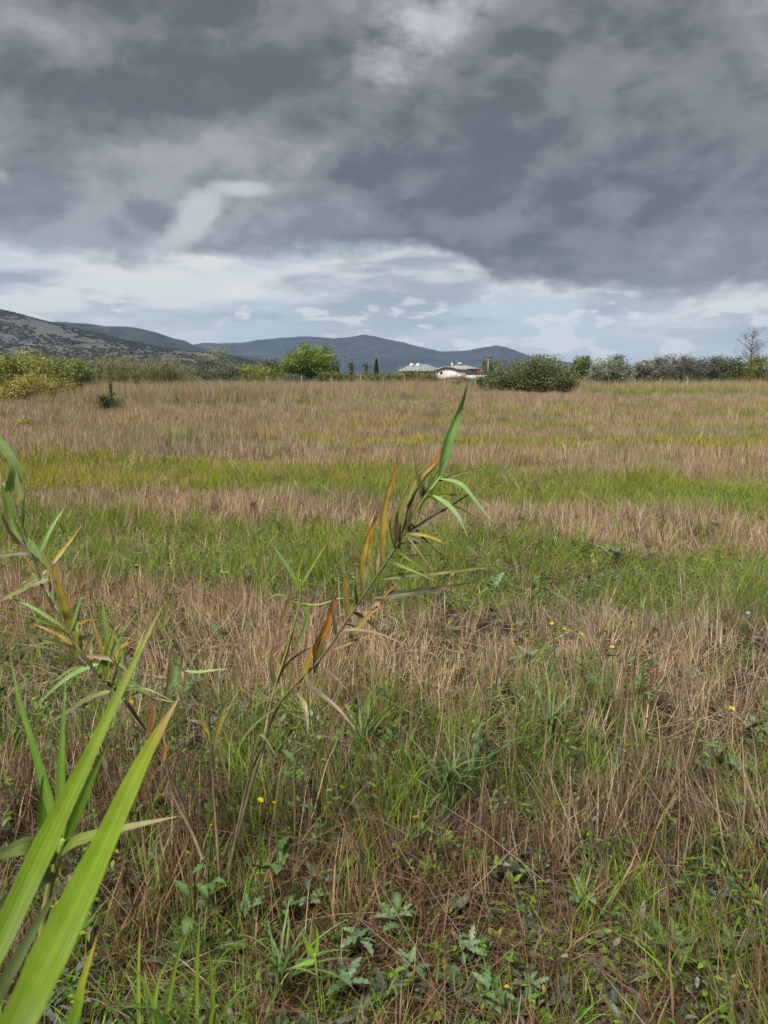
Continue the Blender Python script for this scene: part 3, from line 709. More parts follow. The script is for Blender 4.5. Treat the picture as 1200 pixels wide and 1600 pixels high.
        tree('hedge_tree', lab, 'tree', px, top, Y, hw, pl, gh, 0.03, 130, 55, 0.16, low=.22)
    # half-bare tree
    tip = at(1177, 521, 118); x, H = tip[0], tip[2]
    root = thing('bare_tree', (x, 118, 0), 'tall sparse half-bare tree rising above the tree row', 'tree')
    b = Buf(); c = Buf(); ends = []
    tube(b, catmull([(0, 0, 0), (0.1, 0, H * .3), (-.05, 0, H * .6), (0.05, 0, H)], 10), np.linspace(.16, .02, 10), (1, 1, 1), 7)
    for k in range(26):
        z = H * U(.35, .95); a = U(0, 6.283); l = (H - z) * .35 + U(.6, 1.3)
        e = np.array([math.cos(a) * l * .8, math.sin(a) * l * .8, z + l * .7])
        P = catmull([(0, 0, z), e * np.array([.5, .5, 1]) + np.array([0, 0, -l * .35]), e], 6); tube(b, P, np.linspace(.05, .012, 6), (1, 1, 1), 5)
        for q in range(4):
            s = P[rng.integers(2, 6)]; e2 = s + rng.normal(size=3) * .35 + np.array([0, 0, .25]); tube(b, [s, (s + e2) / 2 + np.array([0, 0, -.04]), e2], [.02, .015, .008], (1, 1, 1), 4); ends.append(e2)
    link('trunk', b.mesh('trunk', True), M_BARK, root)
    E = np.array(ends); pts = (E[:, None] + rng.normal(size=(len(E), 12, 3)) * .22).reshape(-1, 3); pts = pts[U(0, 1, len(pts)) < .8]
    leaf_cards(c, pts, .15, RUST * np.array([1.0, 1.05, .9])); link('crown', c.mesh('crown'), M_LEAF, root)
    # palms and cypresses far behind
    for px, top, Y, lab in ((549, 561, 150, 'palm tree with a skirt of dead fronds, beside the thin cypress'), (572, 562, 155, 'palm tree with a skirt of dead fronds, beside the broad cypress')):
        tip = at(px, top, Y); x, H = tip[0], tip[2]; root = thing('palm_tree', (x, Y, 0), lab, 'palm tree', 'palms behind the shrub row')
        b = Buf(); tube(b, [(0, 0, -.1), (0.02, 0, H * .4), (0, 0, H * .74)], [.28, .22, .24], (1, 1, 1), 8); link('trunk', b.mesh('trunk', True), M_BARK, root)
        b = Buf()
        for k in range(34):
            a = U(0, 6.283); up = U(-.3, 1.3); L = U(1.0, 1.5); t = np.linspace(0, 1, 6)
            P = np.stack([np.cos(a) * L * t * math.cos(up), np.sin(a) * L * t * math.cos(up), H * .74 + L * t * math.sin(up) - .55 * t * t], -1)
            col = DARK[k % 3] * 1.3; side = np.array([-math.sin(a), math.cos(a), 0])
            for i in range(1, 6):
                for sg in (-1, 1):
                    e = P[i] + side * sg * .32 * (1.1 - t[i]) + np.array([0, 0, -.14]) + (P[i] - P[i - 1]) * .5
                    b.add([P[i] - (P[i] - P[i - 1]) * .5, P[i], e], np.array([(0, 1, 2)]), col * U(.8, 1.2))
        link('crown', b.mesh('crown'), M_LEAF, root)
        b = Buf(); n = 160; a = U(0, 6.283, n); zz = U(.42, .74, n) * H
        leaf_cards(b, np.stack([.42 * np.cos(a) * U(.6, 1, n), .42 * np.sin(a) * U(.6, 1, n), zz], -1), .4, pal((.28, .21, .12), (.22, .16, .09)), 0, .2, .25); link('dead_fronds', b.mesh('dead_fronds'), M_LEAF, root)
    for px, top, Y, hw, lab in ((588, 560, 150, 5.5, 'dark pointed cypress, broad one beside the palm'), (527, 564, 160, 4.5, 'thin dark cypress between the pine and the palms')):
        tip = at(px, top, Y); x, H = tip[0], tip[2]; root = thing('cypress_tree', (x, Y, 0), lab, 'cypress'); W = hw / FPX * Y
        n = 2600; z = U(.08, 1, n); r = W * np.sqrt(U(0, 1, n)) * np.interp(z, [0, .15, .4, 1], [.7, 1, .95, .06]) * (1 + .15 * np.sin(9 * z)); a = U(0, 6.283, n)
        b = Buf(); leaf_cards(b, np.stack([r * np.cos(a), r * np.sin(a), z * H], -1), .2, DARK * .75, .2); link('crown', b.mesh('crown'), M_LEAF, root)
        b = Buf(); tube(b, [(0, 0, -.1), (0, 0, H * .3), (0, 0, H * .6)], [.12, .1, .05], (1, 1, 1), 6); link('trunk', b.mesh('trunk', True), M_BARK, root)
    # leaning clump of broken reed in the dry grass
    P = at(287, 628, 36); root = thing('leaning_reed_clump', (P[0], 36, 0), 'bent dark green reed clump leaning over in the dry grass', 'plant'); b = Buf()
    for k in range(8): tube(b, catmull([(U(-.1, .1), U(-.1, .1), 0), (-.15 - U(0, .15), U(-.1, .1), .45), (-.35 - U(0, .35), U(-.1, .1), .75 + U(-.1, .1))], 5), np.linspace(.02, .008, 5), OLIVE[k % 3] * 1.2, 5)
    for k in range(5): tube(b, catmull([(U(-.1, .1), U(-.1, .1), 0), (.3, 0, .3), (.8 + U(0, .3), U(-.1, .1), .36 + U(-.06, .06))], 5), np.linspace(.018, .008, 5), OLIVE[k % 3], 5)
    link('stalks', b.mesh('stalks', True), M_STEM, root)
    b = Buf(); blades(b, 40, .25, (.3, .75), (.02, .04), (.2, 1.2), (.1, 1.0), 3, OLIVE * 1.2, az=U(2.2, 4.0, 40)); link('leaves', b.mesh('leaves'), M_WEED, root)
build_trees()

# ------------------------------------------------------------------ buildings
M_WALL = mat_plain('pale_plaster', (0.66, 0.58, 0.52), 0.9, 0.07, 0.6)
M_WHITE = mat_plain('white_plaster', (0.60, 0.58, 0.54), 0.9, 0.06, 0.6)
M_ROOF = mat_plain('roof_tile', (0.29, 0.265, 0.24), 0.85, 0.12, 2.0)
M_SHEET = mat_plain('roof_sheet', (0.21, 0.225, 0.225), 0.6, 0.08, 0.7)
M_DARKW = mat_plain('dark_plinth', (0.13, 0.10, 0.085), 0.9, 0.2, 1.0)
M_ORANGE = mat_plain('orange_paint', (0.50, 0.20, 0.075), 0.8, 0.1, 1.0)
M_GLASS = mat_plain('window_glass', (0.03, 0.035, 0.04), 0.15, 0.2, 1.0, spec=0.5)
M_METAL = mat_plain('grey_metal', (0.42, 0.42, 0.41), 0.6, 0.15, 2.0)
M_POST = mat_plain('bleached_post', (0.33, 0.30, 0.26), 0.9, 0.2, 6.0)

def prism(buf, prof, y0, y1, col=(1, 1, 1)):
    """profile in x,z pushed along y"""
    n = len(prof); V = [(x, y0, z) for x, z in prof] + [(x, y1, z) for x, z in prof]
    F4 = [(i, (i + 1) % n, n + (i + 1) % n, n + i) for i in range(n)]
    buf.add(V, [np.array(F4), np.array([list(range(n))[::-1]]), np.array([list(range(n, 2 * n))])], col)

def build_houses():
    Y = 220.0; q = Y / FPX
    o = at(680, 600, Y); x0 = o[0]; zb = -0.2
    def X(px): return (px - 680) * q
    def Z(py): return at(600, py, Y)[2]
    root = thing('house', (x0, Y, 0), 'pale pink house with curved gable, chimney and white terrace wall', 'house')
    b = Buf(); n = 14
    pr = [(X(681), zb), (X(727), zb), (X(727), Z(578.5))]
    for k in range(n + 1):
        t = 1 - k / n; px = 681 + 46 * t
        pr.append((X(px), Z(578.5 - 4.6 * math.sin(math.pi * min(1, (px - 681) / 34)) ** 0.9 if px < 715 else 578.5)))
    pr = pr[:3] + [p for p in pr[3:] if p[0] < X(726.9) and p[0] > X(681.1)] + [(X(681), Z(578.5))]
    prism(b, pr, 0, 7.0); wall = link('wall', b.mesh('wall'), M_WALL, root)
    b = Buf(); up = [(x, z) for x, z in pr[3:]]; up = [(X(729), Z(578.4))] + up[:-1] + [(X(679.4), Z(579.6))]
    pr2 = [(x, z + 0.02) for x, z in up] + [(x, z + .24) for x, z in reversed(up)]
    prism(b, pr2, -0.5, 7.3); link('gable_roof', b.mesh('gable_roof'), M_ROOF, root)
    b = Buf(); th = np.linspace(0, 2 * np.pi, 17)[:-1]; cx, cz = X(689), Z(582.6); prism(b, [(cx + .38 * math.cos(a), cz + .38 * math.sin(a)) for a in th], -.03, .1); w = link('window', b.mesh('window'), M_GLASS, root)
    b = Buf(); pr3 = [(cx + .48 * math.cos(a), cz + .48 * math.sin(a)) for a in th]; prism(b, pr3, -.015, .1); link('frame', b.mesh('frame'), M_WHITE, w)
    for px in (697, 704, 712):
        b = Buf(); box(b, X(px), X(px) + .06, -.03, .05, Z(592), Z(579.5)); link('wall_seam', b.mesh('wall_seam'), M_ROOF, root)
    b = Buf(); box(b, X(715), X(720), -.04, .1, Z(589), Z(586)); link('door_canopy', b.mesh('door_canopy'), M_WHITE, root)
    b = Buf(); box(b, X(718.5), X(719.4), -.05, .05, Z(592), Z(579)); link('drainpipe', b.mesh('drainpipe'), M_WHITE, root)
    b = Buf(); box(b, X(692), X(728), -1.6, -0.02, zb, Z(592.2)); link('plinth', b.mesh('plinth'), M_DARKW, root)
    # upper storey and hipped roof behind
    b = Buf(); box(b, X(702), X(747), 3.0, 12, Z(586), Z(575.6)); link('upper_wall', b.mesh('upper_wall'), M_WHITE, root)
    e0, e1, ez, rz = X(700), X(751), Z(575.8), Z(570.2); y0, y1 = 2.0, 13.0
    V = [(e0, y0, ez), (e1, y0, ez), (e1, y1, ez), (e0, y1, ez), (X(710), 7.4, rz), (X(730), 7.4, rz)]
    V += [(v[0], v[1], v[2] - .18) for v in V[:4]]
    b = Buf(); b.add(V, [np.array([(0, 1, 5, 4), (2, 3, 4, 5), (6, 7, 1, 0), (7, 8, 2, 1), (8, 9, 3, 2), (9, 6, 0, 3), (9, 8, 7, 6)]), np.array([(1, 2, 5), (3, 0, 4)])], (1, 1, 1))
    rf = link('hip_roof', b.mesh('hip_roof'), M_ROOF, root)
    b = Buf(); box(b, X(706.8), X(709.4), 5.5, 6.1, Z(574), Z(565.6)); box(b, X(706.3), X(709.9), 5.4, 6.2, Z(565.6) + .002, Z(565)); link('chimney', b.mesh('chimney'), M_WHITE, rf)
    b = Buf(); prism(b, [(X(721) + .7 * math.cos(a), Z(568) + .45 * math.sin(a)) for a in th], 6.6, 6.7); box(b, X(721) - .04, X(721) + .04, 6.7, 6.8, Z(571), Z(567.6)); link('dish', b.mesh('dish'), M_METAL, rf)
    b = Buf(); box(b, X(716), X(716) + .05, 7.3, 7.35, Z(571), Z(561)); box(b, X(714.8), X(717.4), 7.3, 7.34, Z(562.5), Z(562.2)); link('aerial', b.mesh('aerial'), M_METAL, rf)
    b = Buf(); box(b, X(736.5), X(741), 2.95, 3.05, Z(579.5), Z(576.5)); w = link('window', b.mesh('window'), M_GLASS, root)
    b = Buf(); box(b, X(736), X(741.5), 2.97, 3.02, Z(580), Z(576.1)); link('frame', b.mesh('frame'), M_WHITE, w)
    for px in (746.6, 751):
        b = Buf(); box(b, X(px), X(px + 1.7), 2.2, 2.6, Z(584.5), Z(576)); link('balcony_post', b.mesh('balcony_post'), M_ORANGE, root)
    b = Buf(); box(b, X(747), X(752), 6.0, 6.3, Z(584.5), Z(576.2)); link('balcony_back', b.mesh('balcony_back'), M_ORANGE, root)
    b = Buf(); box(b, X(727.3), X(766), -.6, 3.0, zb, Z(584.4)); t = link('terrace_wall', b.mesh('terrace_wall'), M_WHITE, root)
    b = Buf(); box(b, X(726.5), X(767), -.8, 3.2, Z(584.38), Z(583.5)); link('coping', b.mesh('coping'), M_DARKW, t)
    # hall
    Y2 = 290.0; q2 = Y2 / FPX; o = at(621, 590, Y2); root = thing('hall', (o[0], Y2, 0), 'long low white hall with a pale sheet-metal roof', 'building')
    X2 = lambda px: (px - 621) * q2
    Z2 = lambda py: at(600, py, Y2)[2]
    b = Buf(); box(b, X2(623), X2(692), 0, 16, -.2, Z2(579)); link('wall', b.mesh('wall'), M_WHITE, root)
    V = [(X2(621), -.6, Z2(579.2)), (X2(694), -.6, Z2(579.2)), (X2(694), 16.6, Z2(579.2)), (X2(621), 16.6, Z2(579.2)), (X2(643), 8, Z2(568.6)), (X2(668), 8, Z2(568.6))]
    V += [(v[0], v[1], v[2] - .3) for v in V[:4]]
    b = Buf(); b.add(V, [np.array([(0, 1, 5, 4), (2, 3, 4, 5), (6, 7, 1, 0), (7, 8, 2, 1), (8, 9, 3, 2), (9, 6, 0, 3), (9, 8, 7, 6)]), np.array([(1, 2, 5), (3, 0, 4)])], (1, 1, 1))
    rf = link('roof', b.mesh('roof'), M_SHEET, root)
    for px in np.arange(626, 690, 5.0):
        f = np.clip(min((px - 621) / 22, (694 - px) / 26), 0, 1); b = Buf(); zt = Z2(579.2) + (Z2(568.6) - Z2(579.2)) * f
        V = [(X2(px), -.62, Z2(579.2)), (X2(px) + .12, -.62, Z2(579.2)), (X2(px) + .12, -.6 + 8.6 * f, zt), (X2(px), -.6 + 8.6 * f, zt)]
        V = [(x, y, z + d) for d in (-.05, .07) for x, y, z in V]
        b.add(V, np.array([(4, 5, 6, 7), (0, 4, 7, 3), (1, 2, 6, 5), (0, 1, 5, 4), (3, 7, 6, 2)]), (1, 1, 1)); link('roof_rib', b.mesh('roof_rib'), M_METAL, rf)
    for px, wd in ((641, 4.5), (651, 5.0)):
        b = Buf(); box(b, X2(px), X2(px + wd), 4.5, 6.5, Z2(575), Z2(567.4)); link('roof_vent', b.mesh('roof_vent'), M_WHITE, rf)
    for px in (628, 640, 652, 664, 676, 686):
        b = Buf(); box(b, X2(px), X2(px + 4), -.04, .06, Z2(583.5), Z2(580.8)); link('window', b.mesh('window'), M_GLASS, root)
    # poles and posts
    for px, top, Yp, r_, lab in ((763, 560, 190, .10, 'pale wooden utility pole beside the terrace wall of the house'), (626, 573, 170, .09, 'pale utility pole among the shrubs beside the hall')):
        p = at(px, top, Yp); root = thing('utility_pole', (p[0], Yp, 0), lab, 'utility pole'); H = p[2]
        b = Buf(); tube(b, [(0, 0, -.1), (0, 0, H * .5), (0, 0, H)], [r_ * 1.2, r_ * 1.1, r_], (1, 1, 1), 8); link('shaft', b.mesh('shaft', True), M_POST, root)
        b = Buf(); box(b, -.6, .6, -.16, -.06, H - .35, H - .25); link('crossarm', b.mesh('crossarm'), M_POST, root)
        for sx in (-.5, 0, .5):
            b = Buf(); tube(b, [(sx, -.11, H - .26), (sx, -.11, H - .18), (sx, -.11, H - .1)], [.03, .045, .025], (1, 1, 1), 6); link('insulator', b.mesh('insulator', True), M_GLASS, root)
    pm = {}
    for px, Yp, h in ((416, 62, 1.35), (471, 60, 1.5), (519, 62, 1.4), (563, 61, 1.5), (599, 63, 1.3), (631, 62, 1.35), (694, 64, 1.3), (743, 63, 1.2), (71, 46, 1.6), (344, 66, 1.2), (1031, 64, 1.3), (1074, 63, 1.35), (992, 66, 1.2)):
        x = at(px, 600, Yp)[0]; b = Buf(); lx = U(-.05, .05)
        tube(b, [(0, 0, -.1), (lx * .4, 0, h * .5), (lx, 0, h)], [.026, .024, .022], (1, 1, 1), 6)
        tube(b, [(lx, 0, h - .002), (lx, 0, h + .02), (lx, 0, h + .045)], [.03, .03, .015], (1, 1, 1), 6)
        po = link('fence_post', b.mesh('fence_post', True), M_POST, None, (x, Yp, float(gz(x, Yp))))
        tag(po, 'thin bleached fence post beside the lime bushes' if px < 100 else 'thin bleached fence post below the slate-grey shrub' if px < 400 else 'thin bleached fence post in dry grass before the shrub row' if px < 760 else 'thin bleached fence post on the green bank below the tree row', 'fence post', 'posts of the old fence')
build_houses()

# ------------------------------------------------------------------ reeds in front
def ribbon(pts, width, stops, face=(0, -1, 0.5), fold=0.22, n=22, wpos=0.27, twist=0.0, base_w=0.35, rag=0.02):
    """leaf along a space curve; stops = [(t, colour)]"""
    P = catmull(pts, n); T = np.gradient(P, axis=0); T /= np.linalg.norm(T, axis=1)[:, None] + 1e-9
    t = np.linspace(0, 1, n); f = np.array(face, float); f /= np.linalg.norm(f)
    wp = np.where(t < wpos, base_w + (1 - base_w) * np.sin(0.5 * np.pi * t / wpos), (1 - np.clip((t - wpos) / (1 - wpos), 0, 1)) ** 0.8); wp = np.maximum(wp, 0.015)
    V = []; LU = []
    sd = U(0, 50)
    for i in range(n):
        w = np.cross(T[i], f); w /= np.linalg.norm(w) + 1e-9; nn = np.cross(w, T[i])
        a = twist * t[i]; w2 = math.cos(a) * w + math.sin(a) * nn; n2 = -math.sin(a) * w + math.cos(a) * nn
        hw = 0.5 * width * wp[i] * (1 + rag * (math.sin(i * 2.3 + sd) + math.sin(i * 5.1 + 2 * sd)))
        for s in (-1, -0.5, 0, 0.5, 1):
            V.append(P[i] + w2 * hw * s + n2 * fold * hw * abs(s)); LU.append((s * 5 + sd, t[i] * 6, sd))
    F = []
    for i in range(n - 1):
        for q in range(4): a = i * 5 + q; F.append((a, a + 1, a + 6, a + 5))
    st = np.array([s[0] for s in stops]); sc = np.array([s[1] for s in stops], float)
    C = np.stack([np.interp(t, st, sc[:, c]) for c in range(3)], -1)
    C = np.repeat(C, 5, 0) * np.tile(np.array([0.96, 1, 1.12, 1, 0.96]), n)[:, None]
    return np.array(V), np.array(F), C, np.array(LU)

def leaf_obj(root, pts, width, stops, mat, name='leaf', label=None, **kw):
    o = np.array(root.location); V, F, C, LU = ribbon([np.asarray(p) - o for p in pts], width, stops, **({'rag': .09} if mat is M_REED else {}), **kw)
    me = mesh_np(name, V, [F], C, True); a = me.attributes.new('luv', 'FLOAT_VECTOR', 'POINT'); a.data.foreach_set('vector', LU.astype(np.float32).ravel())
    l = link(name, me, mat, root)
    if label: l['label'] = label
    return l

def stem_obj(root, pts, r0, r1, cols, nodes=7, name='stem'):
    o = np.array(root.location); n = 40; P = catmull([np.asarray(p) - o for p in pts], n); t = np.linspace(0, 1, n)
    rr = r0 + (r1 - r0) * t; ph = (t * nodes) % 1.0; rr = rr * (1 + 0.22 * np.exp(-((ph - 0.5) / 0.07) ** 2))
    st = np.array([c[0] for c in cols]); sc = np.array([c[1] for c in cols], float)
    C = np.stack([np.interp(t, st, sc[:, c]) for c in range(3)], -1) * (1 - 0.35 * np.exp(-((ph - 0.5) / 0.06) ** 2))[:, None]
    b = Buf(); tube(b, P, rr, C, 8); return link(name, b.mesh(name, True), M_STEM, root)

LG = (0.30, 0.44, 0.05); LG2 = (0.22, 0.36, 0.05); PG = (0.26, 0.46, 0.12); YE = (0.56, 0.41, 0.06); OR = (0.60, 0.25, 0.04); BR = (0.13, 0.08, 0.035); DG = (0.10, 0.13, 0.04); OL = (0.26, 0.26, 0.07); TAN = (0.42, 0.33, 0.20); BK = (0.03, 0.024, 0.018); GB = (0.16, 0.13, 0.075)

def p3(L, Y): return [at(a[0], a[1], a[2] if len(a) > 2 else Y) for a in L]

def build_reeds():
    def stand(P): return (float(P[0]), float(P[1]), float(gz(P[0], P[1])))
    # leaning reed in the middle of the field
    Y = 2.3; g = at(352, 1375, 2.22); root = thing('reed', stand(g), 'leaning yellow and orange reed with a fresh green top leaf', 'reed plant')
    stem_obj(root, p3([(352, 1378, 2.24), (378, 1280, 2.26), (404, 1190, 2.28), (436, 1100), (500, 1030), (545, 965), (585, 905), (622, 850), (652, 795), (688, 745)], Y), .0055, .0026, [(0, TAN), (.2, GB), (.45, (.17, .12, .06)), (.8, (.16, .18, .06)), (1, PG)], 10)
    D = [
        # pts, width, stops, mat, face, fold
        ([(686, 748), (700, 690), (717, 645), (731, 598, 2.25)], .037, [(0, PG), (.6, PG), (1, (.32, .4, .12))], M_FRESH, (.5, -1, .1)),
        ([(686, 748), (720, 758, 2.24), (748, 790, 2.2), (772, 818, 2.17)], .022, [(0, PG), (.7, (.27, .37, .16)), (1, (.35, .36, .2))], M_FRESH, (.2, -.6, 1)),
        ([(676, 774), (700, 790, 2.25), (718, 812, 2.2), (732, 842, 2.18)], .022, [(0, PG), (.6, (.27, .36, .16)), (1, (.3, .36, .18))], M_FRESH, (.3, -.8, .8)),
        ([(624, 858), (622, 815), (645, 760), (680, 722), (697, 688)], .030, [(0, BR), (.3, OL), (.6, (.30, .30, .06)), (.85, OR), (1, BK)], M_REED, (-.3, -1, .4)),
        ([(640, 832), (642, 795), (662, 752), (690, 718)], .022, [(0, BR), (.35, GB), (.6, OL), (1, (.33, .33, .07))], M_REED, (-.6, -1, .2)),
        ([(655, 806), (666, 772), (680, 745), (702, 708)], .014, [(0, OL), (.6, (.3, .3, .08)), (1, TAN)], M_REED, (.2, -1, .2)),
        ([(628, 838), (665, 815), (705, 790), (745, 764, 2.25)], .013, [(0, BK), (.6, BR), (1, BK)], M_REED, (.1, -.5, .3)),
        ([(600, 890), (597, 845), (602, 790), (613, 748), (624, 722)], .026, [(0, (.30, .27, .09)), (.35, YE), (.75, (.50, .28, .05)), (.9, OR), (1, BK)], M_REED, (.3, -1, .2)),
        ([(568, 930), (566, 880), (572, 850), (584, 818), (590, 806)], .026, [(0, OL), (.4, YE), (.7, OR), (.85, BR), (1, BK)], M_REED, (.2, -1, .1)),
        ([(586, 905), (577, 870), (580, 838), (586, 812)], .020, [(0, OL), (.4, (.40, .33, .07)), (.8, OR), (1, BR)], M_REED, (-.3, -1, .1)),
        ([(610, 872), (655, 868), (720, 870), (805, 873, 2.2)], .010, [(0, BK), (.5, BR), (1, BK)], M_REED, (0, -.4, 1)),
        ([(597, 904), (640, 898), (700, 893), (742, 888, 2.2), (790, 884, 2.18)], .020, [(0, DG), (.4, OL), (.75, (.34, .31, .08)), (1, BR)], M_REED, (.1, -1, .4)),
        ([(585, 933), (615, 930), (660, 924), (705, 917), (738, 910, 2.2)], .030, [(0, DG), (.5, (.11, .12, .06)), (.8, BR), (1, BK)], M_REED, (.1, -1, .5)),
        ([(578, 950), (590, 940), (606, 925), (620, 912)], .018, [(0, TAN), (.5, (.48, .30, .11)), (1, OR)], M_REED, (.2, -1, .4)),
        ([(545, 970), (541, 935), (540, 915), (539, 896)], .022, [(0, OL), (.4, (.42, .28, .07)), (.8, OR), (1, BK)], M_REED, (.2, -1, .1)),
        ([(545, 1000), (560, 980), (580, 958), (598, 945)], .024, [(0, OL), (.5, (.42, .3, .1)), (.85, (.5, .28, .1)), (1, OR)], M_REED, (.1, -1, .6)),
        ([(492, 1052), (497, 1010), (510, 980), (522, 945), (525, 932)], .036, [(0, DG), (.3, (.24, .2, .05)), (.55, OR), (.8, (.45, .17, .04)), (1, BK)], M_REED, (.4, -1, .2)),
        ([(470, 1072), (482, 1035), (492, 1010), (506, 990)], .026, [(0, OL), (.3, (.4, .3, .06)), (.6, OR), (1, (.46, .15, .04))], M_REED, (-.4, -1, .2)),
        ([(520, 1015), (545, 1005), (565, 997), (590, 990)], .012, [(0, OL), (.5, (.34, .2, .07)), (1, OR)], M_REED, (.1, -1, .5)),
        ([(536, 985), (560, 985, 2.25), (590, 990, 2.2), (640, 1010, 2.15)], .020, [(0, TAN), (1, (.28, .22, .15))], M_REED, (.1, -.7, 1)),
        ([(475, 1068), (500, 1085, 2.25), (530, 1110, 2.2), (556, 1140, 2.16)], .022, [(0, GB), (.5, (.24, .19, .12)), (1, TAN)], M_REED, (.1, -.7, 1)),
        ([(500, 1040), (525, 1060, 2.25), (548, 1085, 2.22)], .012, [(0, GB), (1, TAN)], M_REED, (.1, -.7, 1)),
        ([(465, 1082), (476, 1105, 2.25), (480, 1130, 2.22), (480, 1152, 2.2)], .020, [(0, OL), (.4, (.42, .36, .2)), (1, TAN)], M_REED, (.2, -1, .5)),
        ([(452, 1090), (456, 1060), (460, 1030)], .014, [(0, OL), (1, (.36, .24, .08))], M_REED, (.2, -1, .3)),
        ([(436, 1100), (400, 1130, 2.25), (372, 1165, 2.2)], .012, [(0, DG), (1, OL)], M_REED, (.2, -1, .6)),
    ]
    for k in range(26):
        t = U(.25, 1.0); ax = catmull([(436, 1100), (500, 1030), (545, 965), (585, 905), (622, 850), (652, 795), (688, 745)], 40)[int(t * 39)]
        up = U(0, 1) < .65; L = U(45, 110) * (0.75 + .4 * t); a = R(U(55, 105)) if up else R(U(-55, 15))
        e = (ax[0] + L * math.cos(a), ax[1] - L * math.sin(a)); m1 = (ax[0] + .5 * L * math.cos(a) + U(-8, 4), ax[1] - .5 * L * math.sin(a) - U(2, 14))
        dy = U(-.12, .12); pc = [OL, (.30, .30, .06), YE, TAN, GB, (.24, .30, .07)][rng.integers(6)]; tc_ = [OR, BR, TAN, BK, YE][rng.integers(5)]
        D.append(([(ax[0], ax[1]), (m1[0], m1[1], Y + dy * .5), (e[0], e[1], Y + dy)], U(.007, .016), [(0, DG), (.35, pc), (.8, pc), (1, tc_)], M_REED, (U(-.5, .5), -1, U(.1, .8))))
    for pts, w, st, m, face in D: leaf_obj(root, p3(pts, Y), w * .9, st, m, face=face, twist=U(-.5, .5), fold=.35)
    # small green reed behind it
    Y = 2.75; g = at(400, 1240, 2.75); root = thing('reed', stand(g), 'short thin reed with curling green and yellow leaves behind the leaning reed', 'reed plant')
    stem_obj(root, p3([(404, 1240), (414, 1150), (428, 1080), (450, 1010), (468, 940), (470, 905)], Y), .006, .0025, [(0, TAN), (.5, OL), (1, LG2)], 7)
    for pts, w, st, m, face in [
        ([(470, 925), (455, 895), (436, 865), (425, 848)], .018, [(0, LG2), (1, PG)], M_FRESH, (.4, -1, .3)),
        ([(470, 915), (485, 890), (500, 865), (512, 848)], .011, [(0, LG2), (1, (.3, .38, .1))], M_FRESH, (-.2, -1, .4)),
        ([(466, 912), (466, 895), (472, 870), (478, 850)], .011, [(0, LG), (.6, (.46, .42, .04)), (1, LG2)], M_FRESH, (.2, -1, .2)),
        ([(474, 940), (480, 965), (468, 1000), (450, 1030)], .022, [(0, LG2), (.6, (.25, .36, .1)), (1, DG)], M_FRESH, (.3, -1, .2)),
        ([(460, 925), (450, 940), (440, 970), (436, 1010)], .013, [(0, OL), (1, (.3, .22, .06))], M_REED, (.3, -1, .2)),
        ([(440, 1040), (448, 1015), (460, 985)], .024, [(0, DG), (.5, (.36, .22, .07)), (1, OR)], M_REED, (.3, -1, .1)),
        ([(432, 1070), (446, 1040), (470, 1020), (495, 1008)], .011, [(0, BR), (1, BK)], M_REED, (.2, -1, .3)),
        ([(430, 1075), (424, 1035), (428, 1000)], .020, [(0, GB), (.5, OL), (1, (.36, .24, .08))], M_REED, (.3, -1, .1)),
        ([(458, 945), (440, 930), (425, 932), (412, 945)], .010, [(0, LG2), (1, OL)], M_FRESH, (.1, -.6, 1)),
        ([(455, 940), (495, 945), (530, 935), (560, 935)], .008, [(0, LG2), (1, (.4, .42, .22))], M_FRESH, (.1, -.6, 1)),
    ]: leaf_obj(root, p3(pts, Y), w, st, m, face=face, twist=U(-.4, .4))
    # reed at the side, leaning out of view
    Y = 2.0; g = at(318, 1345, 2.25); root = thing('reed', stand(g), 'dark-stemmed reed leaning away beside the fresh lime reed, leaves drooping', 'reed plant')
    stem_obj(root, p3([(318, 1345, 2.25), (270, 1220, 2.15), (200, 1100, 2.08), (150, 1050), (105, 985), (68, 920), (40, 840), (22, 785), (5, 755)], Y), .0052, .003, [(0, TAN), (.25, GB), (.5, (.18, .14, .07)), (.8, (.18, .2, .07)), (1, OL)], 11)
